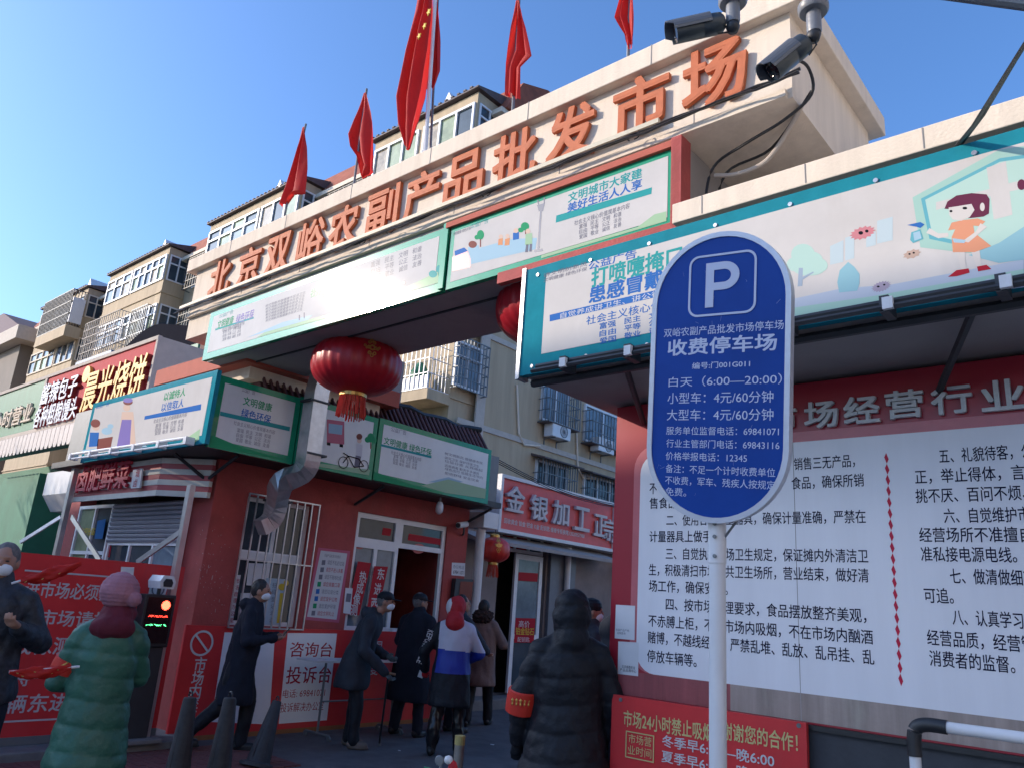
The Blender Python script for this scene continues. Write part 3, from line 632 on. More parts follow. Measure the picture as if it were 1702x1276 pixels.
# free-standing red rule board
lb = thing('rule_board', (-8.36, 3.1, .15), 'large red rule board with white slogans about masks, on the kerb at left', 'notice board')
SP = Plane('X', -8.34)
MB().slab(SP, .6, 4.28, .16, 1.78, -.05, 0).build('panel', M['red'], lb)
MB().slab(SP, .6, 4.28, .09, .16, -.06, .01).build('base', M['grey'], lb)
wl = flat('line_white', (.60, .57, .60))
for seg in (((40, 951), (197, 955)), ((-60, 1203), (100, 1193)),):
    a0, b0 = SP.ab(seg[0]); a1, b1 = SP.ab(seg[1]); MB().slab(SP, a0, a1, (b0+b1)/2-.008, (b0+b1)/2+.008, .003, .005).build('border_line', wl, lb)
for s, p0, p1, h in (('进市场必须戴口罩', (40, 981), (232, 985), 27), ('进市场请扫健康码', (32, 1028), (262, 1030), 27), ('热成像测温', (-14, 1073), (150, 1072), 30), ('请保持一米距离', (-40, 1130), (160, 1122), 27), ('车辆东进西出', (-30, 1171), (180, 1164), 31)):
    text(SP, s, p0, p1, h, wl, lb, bold=.02)
shape(SP, [(201, 941), (223, 942), (221, 960), (200, 958)], M['paper'], lb, off=.008, name='paper_card')
shape(SP, [(251, 960), (283, 961), (268, 1008), (243, 1006)], M['paper'], lb, off=.006, name='sticker')
c = SP.P(*SP.ab((262, 979)), .01); MB().lathe(c, [(.07, 0), (.07, .003), (.055, .003), (.055, 0)], 18, ax=(1, 0, 0), ring=True).build('sticker_ring', gryp, lb)
shape(SP, [(228, 1103), (252, 1103), (248, 1150), (220, 1150)], M['paper'], lb, off=.006, name='sticker')
c = SP.P(*SP.ab((241, 1125)), .01); MB().lathe(c, [(.10, 0), (.10, .003), (.08, .003), (.08, 0)], 20, ax=(1, 0, 0), ring=True).build('no_smoking_ring', rdp, lb)
MB().slab(Frame(c, Vector((0, 1, -1)), Vector((0, 1, 1))), -.09, .09, -.01, .01, .001, .003).build('no_smoking_bar', rdp, lb)
MB().slab(SP, c.y-.06, c.y+.06, c.z-.01, c.z+.012, -c.x*0+.008, .011).build('cigarette', blk, lb)
text(SP, '禁止吸烟', (220, 1160), (243, 1159), 9, wl, lb)
# eave sign box of booth
SB = Plane('X', -7.75); B1 = Plane('Y', 3.9)
eb = thing('booth_eave', (-10, 6, 3), 'flat eave round the booth top carrying the public notice banners', 'eave')
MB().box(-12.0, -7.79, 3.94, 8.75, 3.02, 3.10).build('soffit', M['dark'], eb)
MB().box(-11.7, -7.86, 4.0, 8.7, 3.1, 3.80).build('core', M['grey'], eb)
st = MB()
for k_ in range(3): yy = 4.1+k_*2.1; st.tube([(-7.85, yy+.3, 3.0), (-8.40, yy+.3, 2.78)], .02, 6)
st.tube([(-8.55, 4.02, 3.0), (-8.5, 4.45, 2.75)], .02, 6); st.build('strut', M['dark'], eb)
# upper parapet: red / cream / red steps + tile coping
PP = Plane('Y', 4.35)
pa = thing('gate_pier', (-9.4, 4.8, 3.8), 'stepped red and cream pier carrying the left end of the gate beam', 'pier')
MB().box(-12.2, -8.15, 4.6, 8.3, 3.8, 3.93).build('lower_band', M['coralred'], pa)
MB().box(-9.9, -8.0, 4.45, 6.4, 3.93, 4.09 if False else 4.07).build('cream_block', M['cream'], pa)
MB().box(-10.1, -7.85, 4.3, 6.6, 4.07, 4.28).build('red_capital', M['coralred'], pa)
MB().box(-9.3, -8.3, 5.2, 7.0, 4.28, 4.9).build('pier_top', M['soffit'], pa)
# tile mansard behind side banner
tm = thing('tile_coping', (-8.2, 7, 3.8), 'dark red ribbed tile coping above the green side banners', 'roof coping')
y0, y1 = 4.6, 8.55; n = 150
mb = MB(); mb.prism([Vector((-7.92, y0, 3.80)), Vector((-8.75, y0, 3.80)), Vector((-8.75, y0, 4.17)), Vector((-8.18, y0, 4.17))][::-1], Vector((0, y1-y0, 0))); mb.build('slope', M['rooftile'], tm)
rt = MB()
for i in range(44):
    y = y0+(y1-y0)*(i+.5)/44
    rt.tube([(-7.90, y, 3.82), (-8.16, y, 4.18)], .022, 6)
tg = rt.build('rib_tiles', M['rooftile'], tm)
cp = MB(); pts = [(-8.2+.03*math.sin(i*1.3), y0+(y1-y0)*i/16, 4.2+.03*math.sin(i*2.1)) for i in range(17)]; cp.tube(pts, .05, 7); cp.build('ridge_felt', M['black'], tm)

def values(pl, p0, dx, dy, h, m, par, w=None, n=4, sk=(0, 0)):
    V = [['富强', '民主', '文明', '和谐'], ['自由', '平等', '公正', '法治'], ['爱国', '敬业', '诚信', '友善']]
    for r in range(3):
        for c in range(n):
            x, y = p0[0]+dx[0]*c+dy[0]*r, p0[1]+dx[1]*c+dy[1]*r
            text(pl, V[r][c], (x, y), (x+w, y+dx[1]/dx[0]*w), h, m, par)
def banner(name, pl, pxbox, frame_m, label, cat='banner', th=.05, base=None, border=(10, 10), kin='bannerS'):
    """pxbox: tl,tr,br,bl pixels"""
    A = [pl.ab(p) for p in pxbox]; a0 = (A[0][0]+A[3][0])/2; a1 = (A[1][0]+A[2][0])/2; b1 = (A[0][1]+A[1][1])/2; b0 = (A[2][1]+A[3][1])/2
    t = thing(name, pl.P((a0+a1)/2, b0), label, cat); MB().slab(pl, a0, a1, b0, b1, -th, 0).build('board', frame_m, t)
    bx, by = border; MB().slab(pl, a0+bx, a1-bx, b0+by*1.3, b1-by, .0, .002).build('print_field', M[kin], t)
    return t, a0, a1, b0, b1
# front banner 1
t, a0, a1, b0, b1 = banner('public_notice_banner', B1, [(165, 668), (358, 615), (343, 742), (125, 765)], M['teal'], 'blue-edged banner with apron worker and boy, facing the street on the booth eave', border=(.09, .07), kin='banner')
for s, p0, p1, h, m2 in (('以诚待人', (273, 660), (309, 650), 13, grn), ('以信取人', (269, 677), (306, 669), 13, blp)):
    text(B1, s, p0, p1, h, m2, t, bold=.025)
shape(B1, [(241, 691), (335, 671), (334, 681), (240, 697)], blp, t, name='stripe')
text(B1, '社会主义核心价值观基本内容', (256, 699), (311, 689), 6.5, gryp, t)
values(B1, (259, 707), (12.5, -2.2), (-.7, 6.4), 6, gryp, t, w=9.5)
text(B1, '公益广告', (160, 677), (182, 670), 6, blp, t)
shape(B1, [(131, 748), (240, 736), (245, 742), (150, 750)], ltb, t, name='ground_print'); shape(B1, [(300, 735), (333, 712), (331, 730), (318, 738)], ltg, t, name='hill_print')
shapes(B1, [ell(213, 668, 8, 5), ell(159, 703, 8, 7)], brp, t, off=.008, name='hair_print')
shapes(B1, [ell(211, 677, 6, 6), ell(160, 709, 6, 6)], skp, t, off=.007, name='face_print')
shapes(B1, [[(203, 684), (222, 684), (226, 738), (196, 740)]], skp, t, off=.006, name='shirt_print')
shapes(B1, [[(203, 697), (219, 697), (216, 742), (194, 744)], ell(213, 665, 8, 4)], prp, t, off=.009, name='apron_print')
shapes(B1, [[(150, 718), (165, 718), (163, 741), (148, 742)]], blp, t, off=.008, name='child_shirt_print')
shapes(B1, [[(163, 729), (188, 725), (184, 745), (161, 747)]], brp, t, off=.008, name='crate_print')
shapes(B1, [ell(178, 716, 9, 6), ell(184, 708, 5, 4)], ltb, t, off=.006, name='vegetable_print')
lt = MB(); p0, p1 = B1.P(*B1.ab((132, 757)), .10), B1.P(*B1.ab((325, 730)), .10); lt.tube([p0, p1], .018, 8); lt.tube([p0+Vector((0, 0, -.06)), p1+Vector((0, 0, -.06))], .012, 6)
for i in range(6): q = p0.lerp(p1, i/5); lt.box(q.x-.03, q.x+.03, q.y-.02, 3.88, q.z-.07, q.z+.01)
tag(lt.build('light_rail', M['pvc']), 'thin pale tube light rail under the apron worker banner', 'light rail')
# side banners (three boards)
defs = [([(367, 626), (500, 659), (486, 769), (343, 744)], 'green-edged health banner nearest the booth corner, left of the metal flue'),
        ([(503, 660), (628, 693), (619, 797), (488, 770)], 'green-edged banner with red bus and cyclist on the booth side'),
        ([(631, 694), (817, 747), (811, 836), (621, 798)], 'long green-edged banner with landscape at far end of booth side')]
sbn = []
for pb, lab in defs: sbn.append(banner('side_banner', SB, pb, M['green'], lab, border=(.07, .07))[0])
t = sbn[0]
text(SB, '公益广告', (402, 647), (424, 652), 8, gryp, t); text(SB, '文明健康', (404, 667), (452, 676), 14, grn, t, bold=.025); text(SB, '绿色环保', (401, 686), (450, 696), 14, blp, t, bold=.025)
shape(SB, [(366, 683), (482, 709), (481, 716), (365, 690)], tlp, t, name='stripe'); text(SB, '社会主义核心价值观基本内容', (388, 703), (457, 717), 7, gryp, t)
values(SB, (394, 714), (15, 3), (-1.2, 7.8), 7, gryp, t, w=11)
shape(SB, [(352, 722), (400, 742), (480, 765), (347, 741)], grn, t, name='wave_print')
t = sbn[1]
busm = mat('bus_print', (.45, .06, .12), .4, 0, 0, bump=0)
shapes(SB, [[(543, 696), (572, 700), (572, 738), (543, 735)]], busm, t, off=.005, name='bus_print'); shapes(SB, [[(546, 703), (569, 706), (568, 722), (546, 719)]], ltb, t, off=.008, name='bus_window_print')
shapes(SB, [[(543, 734), (549, 735), (549, 740), (543, 739)], [(564, 737), (570, 738), (570, 743), (564, 742)]], blk, t, off=.008, name='tyre_print')
shapes(SB, [ell(597, 725, 5, 5)], brp, t, off=.009, name='hair_print'); shapes(SB, [ell(597, 731, 4, 5)], skp, t, off=.008, name='face_print')
shapes(SB, [[(592, 736), (603, 739), (601, 758), (591, 757)]], whp, t, off=.007, name='shirt_print'); shapes(SB, [[(591, 756), (600, 758), (597, 776), (588, 776)]], gryp, t, off=.008, name='trousers_print')
for cx, cy in ((570, 768), (604, 774)):
    c = SB.P(*SB.ab((cx, cy)), .008); MB().lathe(c, [(.075, 0), (.075, .002), (.066, .002), (.066, 0)], 20, ax=(1, 0, 0), ring=True).build('wheel_print', blk, t)
bl = MB()
for a_, b_ in (((570, 768), (578, 757)), ((578, 757), (596, 762)), ((596, 762), (604, 774)), ((570, 752), (578, 757)), ((604, 774), (588, 776)), ((588, 776), (578, 757))): bl.tube([SB.P(*SB.ab(a_), .009), SB.P(*SB.ab(b_), .009)], .006, 4)
bl.build('bicycle_print', blk, t)
shapes(SB, [ell(616, 727, 6, 8), ell(611, 730, 5, 5), ell(621, 731, 5, 5)], grn, t, off=.005, name='tree_print'); shape(SB, [(615, 735), (617, 735), (617, 745), (615, 745)], brp, t, off=.006, name='trunk_print')
shape(SB, [(495, 765), (615, 780), (613, 789), (492, 768)], ltg, t, name='grass_print')
t = sbn[2]
text(SB, '公益广告', (650, 712), (675, 719), 8, gryp, t); text(SB, '文明健康 绿色环保', (638, 731), (717, 752), 12, grn, t, bold=.02)
shape(SB, [(633, 737), (717, 757), (717, 761), (633, 741)], tlp, t, name='stripe'); text(SB, '社会主义核心价值观基本内容', (650, 751), (700, 763), 6, gryp, t); values(SB, (654, 757), (10.5, 2.6), (-.6, 5.4), 5, gryp, t, w=8)
for i, s in enumerate(('树文明新风 做健康市民', '讲究卫生 保护环境卫生', '垃圾分类 从我做起', '远离病毒 勤洗手多通风', '绿色出行 低碳生活节约', '拒绝野味 安全饮食')): text(SB, s, (739, 753+i*6.2), (802-(6 if i % 2 else 0), 769+i*6.2), 4.6, gryp, t)
shape(SB, [(622, 783), (680, 803), (740, 820), (621, 797)], grn, t, name='wave_print'); shape(SB, [(700, 806), (745, 796), (808, 812), (806, 828), (740, 818)], ltg, t, name='hill_print'); shape(SB, [(712, 800), (745, 792), (770, 800), (745, 803)], ltb, t, off=.003, name='hill_print')
# ---------------------------------------------------------------- kiosk front
KF = Plane('Y', 4.1); KW = Plane('Y', 4.42)
ki = thing('snack_kiosk', (-10, 4.3, 0), 'snack kiosk front with red and cream striped fascia and half-closed roller shutter', 'kiosk')
fa = MB(); fb = MB(); n = 7; zt, zb = 3.0, 2.56
for i in range(n):
    z1 = zt-(zt-zb)*i/n; z0 = zt-(zt-zb)*(i+1)/n; m_ = MB(); d = 0 if i % 2 == 0 else .006
    m_.prism([Vector((-11.45, 4.1+d, z0)), Vector((-9.0, 4.1+d, z0)), Vector((-9.0, 4.13+d, z0)), Vector((-11.45, 4.13+d, z0))], Vector((0, 0, z1-z0)))
    m_.prism([Vector((-8.995, 4.1+d, z0)), Vector((-8.42, 4.42+d, z0)), Vector((-8.42, 4.46+d, z0)), Vector((-8.995, 4.14+d, z0))], Vector((0, 0, z1-z0)))
    m_.build('slat', mat('cream_slat', (.50, .49, .45), .5) if i % 2 == 0 else mat('red_slat', (.36, .06, .07), .5), ki)
text(KF, '卤肥鲜菜', (135, 796), (219, 789), 40, mat('kiosk_letter', (.48, .03, .06), .5), ki, off=.03, bold=.03, ext=.015)
shape(KF, [(228, 781), (243, 779), (239, 811), (224, 812)], whp, ki, off=.03, name='small_sign', th=.02); vtext(KF, '现卤', (236, 787), (232, 803), 13, rdp, ki, off=.052)
sh_ = MB(); sx0, sx1 = onY((187, 870), 4.42).x, onY((305, 870), 4.42).x
for i in range(9): z = 2.55-i*.055; sh_.prism([Vector((sx0, 4.40, z)), Vector((sx0, 4.375, z-.022)), Vector((sx0, 4.385, z-.05)), Vector((sx0, 4.42, z-.055))], Vector((sx1-sx0, 0, 0)))
sh_.build('roller_shutter', mat('shutter_grey', (.30, .30, .34), .45, .4), ki)
framed_window(KW, sx0, sx1, 1.35, 2.06, 3, ki, M['pvc'], [M['glass'], M['glassL']], dep=-.04, bar=.04)
kx0 = onY((128, 870), 4.42).x
framed_window(KW, kx0, sx0-.05, 1.35, 2.56, 2, ki, M['pvc'], [M['glass'], M['glassG']], dep=-.04, bar=.045, transom=.62)
shape(KW, [(166, 865), (180, 862), (174, 895), (161, 895)], flat('kiosk_blue', (.04, .18, .45)), ki, off=.03, name='blue_notice')
text(KW, '欢迎光临', (136, 884), (160, 882), 12, ylp, ki, off=.02, bold=.02)
shape(KW, [(180, 885), (187, 885), (181, 925), (172, 925)], rdp, ki, off=-.01, name='red_box')
for s_, w_, nm in ((((123, 775), (96, 923)), .05, 'post'), (((316, 806), (297, 934)), .04, 'post')):
    q0, q1 = onY(s_[0], 4.05), onY(s_[1], 4.05); x = (q0.x+q1.x)/2; MB().box(x-w_, x+w_, 4.02, 4.08, 0.09, min(q0.z, 3.01)).build(nm, M['alu'], ki)
for p0, p1 in (((118, 858), (165, 931)), ((303, 880), (226, 934)), ((100, 858), (33, 900))):
    q0, q1 = onY(p0, 4.03), onY(p1, 3.9 if p1[0] > 40 else 3.75); d = (q1-q0).normalized(); nn = Vector((0, 1, 0)); s2 = d.cross(nn)*.032
    MB().prism([q0+s2, q1+s2, q1-s2, q0-s2], Vector((0, .02, 0))).build('brace', M['alu'], ki)

# ---------------------------------------------------------------- gateway arch
AP = Plane('Y', 4.15); AB = Plane('Y', 4.05)
ga = thing('gateway', (-5.3, 4.8, 4.1), 'cream gateway beam with twelve large orange letters spanning the market entrance', 'gateway')
XL, XR = -9.15, -1.52
mb = MB(); mb.box(XL, XR, 4.15, 5.75, 4.77, 5.41); mb.box(XL+.02, XR-.03, 4.11, 4.15, 4.77, 4.82); mb.build('beam', M['cream'], ga)
MB().box(XL-.14, XR+.1, 4.07, 5.87, 5.41, 5.58).build('cornice', M['cream'], ga, bevel=.008)
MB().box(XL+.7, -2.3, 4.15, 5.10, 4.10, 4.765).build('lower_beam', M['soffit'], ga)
MB().box(-8.3, -2.35, 5.11, 5.16, 4.2, 4.76).build('rear_strip', M['dark'], ga)
MB().box(-8.35, -2.32, 4.42, 4.44, 4.085, 4.1).build('soffit_joint', M['dark'], ga)
MB().box(XL+.01, XL+.69, 4.16, 5.1, 4.5, 4.765).build('corbel', M['cream'], ga)
ct = [(371, 458), (419, 440), (467, 419), (522, 395), (577, 372), (641, 346), (706, 320), (776, 290), (860, 255), (954, 212), (1069, 165), (1190, 112)]
for ch, p in zip('北京双峪农副产品批发市场', ct):
    a, b = AP.ab(p); h = .465; w_ = .45; b = 5.15
    text(AP, ch, None, None, None, M['letter'], ga, ab=(a-w_/2, b, a+w_/2, b), h=h, off=.026, bold=.034, ext=.016, name='letter')
# red piers under right end, red wall
rp = thing('gate_pier', (-2.9, 4.8, 3), 'red pier under the right end of the gate beam, with cables hanging', 'pier')
MB().box(-2.9, -2.31, 4.5, 5.1, 3.13, 4.09).build('shaft', M['boothred'], rp)
MB().box(-2.295, -2.22, 4.02, 4.15, 3.8, 4.70).build('end_board', M['boothred'], rp)
MB().box(-2.215, -1.2, 5.0, 5.5, 3.5, 4.765).build('end_wall', M['soffit'], rp)
# cable rail
cr = MB(); L0, L1 = AP.P(*AP.ab((308, 506)), .05), AP.P(*AP.ab((1312, 142)), .05)
zc = (L0.z+L1.z)/2; cr.box(L0.x, L1.x-.9, L0.y-.015, L0.y+.015, zc-.018, zc+.018)
tag(cr.build('cable_rail', mat('pale_rail', (.55, .50, .38), .6)), 'pale cable rail fixed below the orange gate letters', 'cable rail')
cb = MB()
for k_ in range(3):
    pts = []
    for i in range(60):
        t_ = i/59; x = L0.x+(L1.x+.1-L0.x)*t_; pts.append((x, 4.07-.02*k_, zc-.045-.018*k_-.022*abs(math.sin(t_*math.pi*9+k_))*(1+.5*math.sin(i*k_))))
    cb.tube(pts, .009+.003*(k_ == 0), 5)
for x in (-9, -7.2, -5.6, -5.2, -4.0, -2.6):
    cb.tube([(x+.055*math.sin(t)*(.6+.5*t/6), 4.04, zc-.085-.035*math.cos(t)-.02*math.sin(t*.5)) for t in [i*.5 for i in range(12)]], .0055, 4)
tag(cb.build('cable_bundle', M['black']), 'sagging black cables with loops along the gate beam below the letters', 'cables')
cz = MB(); e0 = Vector((-1.48, 4.10, 4.97))
cz.tube(smooth_path([(-1.55, 4.05, zc-.02), (-1.46, 4.02, 4.93), (-1.40, 4.10, 4.90), (-1.42, 4.2, 4.78), (-1.62, 4.25, 4.70), (-1.9, 4.3, 4.66), (-2.15, 4.35, 4.60), (-2.19, 4.3, 4.3), (-2.17, 4.25, 3.95)]), .010, 8)
cz.tube(smooth_path([(-1.42, 4.2, 4.80), (-1.8, 4.5, 4.70), (-2.13, 4.5, 4.62), (-2.17, 4.4, 4.2), (-2.15, 4.35, 3.95)]), .010, 7)
tag(cz.build('hanging_cables', M['black']), 'thick black cables drooping from the right end of the gate beam', 'cables')
MB_ = MB().tube(smooth_path([(-1.50, 4.25, 4.76), (-1.62, 4.35, 4.70), (-1.8, 4.4, 4.55), (-2.0, 4.4, 4.52), (-2.16, 4.38, 4.55)]), .015, 8); tag(MB_.build('grey_hose', M['tanband'], smooth=True), 'pale grey flexible conduit sagging under the gate beam', 'conduit')
# arch banners
t, a0, a1, b0, b1 = banner('gate_banner', AB, [(349, 520), (742, 381), (735, 486), (338, 597)], M['green'], 'left long green-edged banner under the gate letters, glaring with sun', border=(.09, .06), kin='banner')
text(AB, '文明健康', (362, 540), (388, 534), 14, grn, t, bold=.02); text(AB, '绿色环保', (393, 531), (422, 523), 14, prp, t, bold=.02)
text(AB, '公益广告', (365, 526), (388, 519), 6, tlp, t)
shape(AB, [(358, 547), (422, 527), (422, 530), (358, 550)], tlp, t, name='stripe')
text(AB, '社会主义核心价值观基本内容', (370, 549), (407, 537), 6, gryp, t); values(AB, (371, 553), (8, -2.4), (-.4, 6), 5, gryp, t, w=6)
for i in range(6): text(AB, '树文明新风做健康市民讲卫生', (442, 508+i*5.2), (508-i, 488+i*5.2), 4.4, gryp, t)
shape(AB, [(410, 562), (470, 536), (520, 524), (512, 532), (440, 553)], ltb, t, name='hill_print'); shape(AB, [(440, 553), (520, 530), (588, 512), (586, 517), (426, 562)], ltg, t, off=.0055, name='hill_print')
text(AB, '社会主义核心价值观', (517, 488), (600, 462), 13, grn, t, bold=.015); text(AB, '公益广告', (517, 467), (552, 457), 6, tlp, t); text(AB, '富强民主文明和谐自由平等公正法治', (536, 492), (598, 472), 5, gryp, t)
values(AB, (617, 441), (23, -7.5), (0, 11.5), 9, gryp, t, w=15)
shape(AB, [(600, 508), (680, 476), (728, 452), (730, 470), (650, 493)], ltg, t, name='hill_print'); shapes(AB, [ell(733, 448, 8, 7), ell(720, 456, 7, 6)], tlp, t, off=.0055, name='bush_print')
shapes(AB, [[(505, 520), (507, 520), (507, 530), (505, 530)], [(497, 524), (499, 524), (499, 533), (497, 533)], ell(640, 476, 5, 4), ell(660, 480, 3, 3), ell(672, 470, 3, 3)], gryp, t, off=.006, name='figure_print')
t, a0, a1, b0, b1 = banner('gate_banner', AB, [(748, 379), (1124, 248), (1118, 372), (743, 482)], M['green'], 'right green-edged gate banner with street lamp, trees and family picnic', border=(.05, .045), kin='banner')
MB().slab(AB, a0-.04, a1+.06, b1, b1+.05, -.03, .03).build('frame', M['coralred'], t); MB().slab(AB, a1, a1+.05, b0-.04, b1, -.03, .03).build('frame', M['coralred'], t); MB().slab(AB, a0+.6, a1+.05, b0-.09, b0, -.03, .025).build('frame', M['boothred'], t)
text(AB, '文明城市大家建', (945, 328), (1067, 290), 15, tlp, t, bold=.03); text(AB, '美好生活人人享', (944, 345), (1067, 308), 15, blp, t, bold=.03)
shape(AB, [(925, 359), (1084, 312), (1083, 323), (924, 371)], tlp, t, name='stripe')
text(AB, '社会主义核心价值观基本内容', (955, 371), (1047, 343), 8, gryp, t); values(AB, (963, 378), (19, -6), (0, 8.5), 7.5, gryp, t, w=13)
text(AB, '公益广告', (783, 377), (812, 367), 8, tlp, t); text(AB, '文明健康 绿色环保', (753, 390), (783, 380), 5, gryp, t)
lampm = mat('lamp_print', (.06, .08, .14), .4, 0, 0, bump=0)
shapes(AB, [[(898, 350), (901, 350), (897, 416), (893, 416)], [(893, 342), (906, 338), (903, 352), (896, 352)], [(893, 333), (895, 333), (897, 342), (895, 343)], [(904, 329), (906, 329), (906, 339), (904, 340)], [(888, 416), (902, 414), (903, 418), (888, 420)]], lampm, t, off=.007, name='street_lamp_print')
shapes(AB, [ell(799, 391, 6, 8), ell(793, 395, 4, 4), ell(873, 377, 7, 7), ell(866, 383, 5, 4)], grn, t, off=.006, name='tree_print'); shapes(AB, [[(798, 398), (800, 398), (800, 411), (798, 411)], [(873, 383), (875, 383), (875, 390), (873, 390)]], brp, t, off=.006, name='trunk_print')
shape(AB, [(800, 412), (850, 398), (893, 396), (890, 415), (760, 445)], ltb, t, name='lake_print')
shapes(AB, [[(874, 390), (885, 388), (885, 407), (873, 408)]], ltg, t, off=.009, name='figure_print'); shapes(AB, [[(875, 407), (879, 407), (878, 420), (873, 420)], [(881, 406), (885, 406), (884, 419), (880, 419)]], gryp, t, off=.009, name='figure_print'); shapes(AB, [ell(878, 385, 4, 4)], skp, t, off=.010, name='figure_print')
shapes(AB, [[(829, 398), (836, 396), (836, 408), (828, 408)], [(840, 398), (848, 396), (847, 408), (839, 409)]], orgp, t, off=.008, name='figure_print'); shapes(AB, [ell(833, 394, 3.5, 3.5), ell(844, 393, 3.5, 3.5), ell(858, 384, 4, 4)], skp, t, off=.009, name='figure_print'); shapes(AB, [[(853, 388), (863, 386), (863, 398), (853, 400)]], blp, t, off=.008, name='figure_print')
shapes(AB, [[(752, 428), (778, 418), (783, 432), (783, 445), (752, 452)], ], busm, t, off=.009, name='car_print'); shapes(AB, [[(756, 418), (772, 412), (778, 418), (757, 426)]], blp, t, off=.010, name='car_print'); shapes(AB, [[(778, 412), (796, 408), (800, 432), (782, 438)]], ltb, t, off=.008, name='figure_print'); shapes(AB, [ell(786, 407, 7, 6)], brp, t, off=.010, name='figure_print')
shape(AB, [(900, 425), (1000, 395), (1060, 378), (1088, 357), (1108, 352), (1108, 368), (900, 430)], ltg, t, name='hill_print')
MB().slab(AB, *sorted([AB.ab((742, 400))[0]-.03, AB.ab((742, 400))[0]+.03]), 4.09, 4.69, .0, .02).build('divider_strip', M['green'], t)
# LED floods on arch? small camera above letters
# ---------------------------------------------------------------- flags
jn = MB()
for i in range(6): x_ = XL+.9+i*1.15; jn.box(x_, x_+.006, 4.067, 4.07, 5.41, 5.58); jn.box(x_+.3, x_+.305, 4.147, 4.15, 4.82, 5.41)
tag(jn.build('panel_joints', M['soffit'], ga), kind='stuff')
def flag(label, base, tip, left, right, fold=2, nat=False, name='red_flag', seed=0, amp=.04, Yf=4.6):
    FP = Plane('Y', Yf); b0 = FP.at(base); t0 = FP.at(tip)
    o = thing(name, Vector((b0.x, Yf, 5.56)), label, 'flag', 'flags along the top of the gate')
    MB().tube([(b0.x, Yf, 5.5), tuple(t0+Vector((0, 0, .03)))], .014 if not nat else .022, 8).build('pole', M['whitepaint'] if nat else M['grey'], o)
    L = [FP.ab(p) for p in left]; Rr = [FP.ab(p) for p in right]
    def samp(C, t):
        n = len(C)-1; k = min(int(t*n), n-1); f = t*n-k; return (C[k][0]*(1-f)+C[k+1][0]*f, C[k][1]*(1-f)+C[k+1][1]*f)
    NS, NT = 36, 40; V = []; F = []
    def pos(s, t):
        l, r_ = samp(L, t), samp(Rr, t); a = l[0]+(r_[0]-l[0])*s; b = l[1]+(r_[1]-l[1])*s
        wd = abs(r_[0]-l[0]); ph = s*math.pi*2*fold+seed+t*1.7
        d = amp*(.35+wd*2.0)*(math.sin(ph)+.3*math.sin(ph*1.6+t*2+seed))*min(1, t*3+.15)
        return Vector((a+.008*math.sin(ph*1.3+t*5), Yf-.03+d, b+.02*math.sin(s*9+seed)*(t > .8)))
    for j in range(NT+1):
        for i in range(NS+1): V.append(tuple(pos(i/NS, j/NT)))
    for j in range(NT):
        for i in range(NS): F.append((j*(NS+1)+i, j*(NS+1)+i+1, (j+1)*(NS+1)+i+1, (j+1)*(NS+1)+i))
    mb = MB(); mb.v = V; mb.f = F; mb.mi = [0]*len(F); mb.build('cloth', M['flag'], o, smooth='all')
    if nat:
        for (px, py, rr) in ((712, 20, .050), (705, 43, .045), (696, 60, .045)):
            c = Plane('Y', Yf-.22).at((px, py)); st = MB(); pts = []
            for k in range(10): a = math.pi/2+k*math.pi/5+.3; r_ = rr if k % 2 == 0 else rr*.42; pts.append(c+Vector((r_*math.cos(a)*.7, 0, r_*math.sin(a))))
            st.prism(pts, Vector((0, .012, 0))); st.build('star', M['yellow'], o)
    return o
flag('leftmost red flag on the gate, nearest the first orange letter', (470, 345), (508, 210), [(506, 214), (497, 245), (486, 285), (478, 315), (469, 348)], [(509, 213), (511, 245), (510, 280), (506, 322), (492, 322)], seed=1)
flag('second red flag from the left, hooked on a slanted pole', (590, 300), (609, 152), [(608, 158), (597, 190), (583, 230), (588, 248), (600, 262), (606, 296)], [(611, 156), (617, 190), (619, 228), (621, 262), (622, 290), (606, 297)], seed=2.2)
flag('big national flag with yellow stars on the tall middle pole', (712, 250), (727, -60), [(705, -55), (690, 20), (672, 90), (658, 170), (665, 215), (678, 247)], [(722, -55), (722, 30), (720, 90), (712, 160), (700, 200), (684, 252)], nat=True, name='national_flag', seed=.4, fold=2.5, amp=.05, Yf=4.75)
flag('short red flag just right of the big starred flag', (724, 240), (728, -10), [(727, 0), (719, 60), (716, 110), (712, 150)], [(729, 0), (733, 70), (734, 120), (724, 150)], seed=3, Yf=4.95)
flag('red flag right of the big starred flag, hanging straight', (855, 177), (863, -5), [(862, 4), (854, 60), (847, 110), (844, 160)], [(865, 4), (878, 50), (887, 98), (869, 115), (868, 168)], seed=4, fold=2.2)
flag('rightmost red flag, above the gate letters near the security cameras', (1045, 88), (1048, -60), [(1047, -55), (1036, -10), (1026, 33), (1042, 60), (1046, 82)], [(1050, -55), (1056, -10), (1057, 30), (1056, 60), (1055, 80)], seed=5, fold=2)

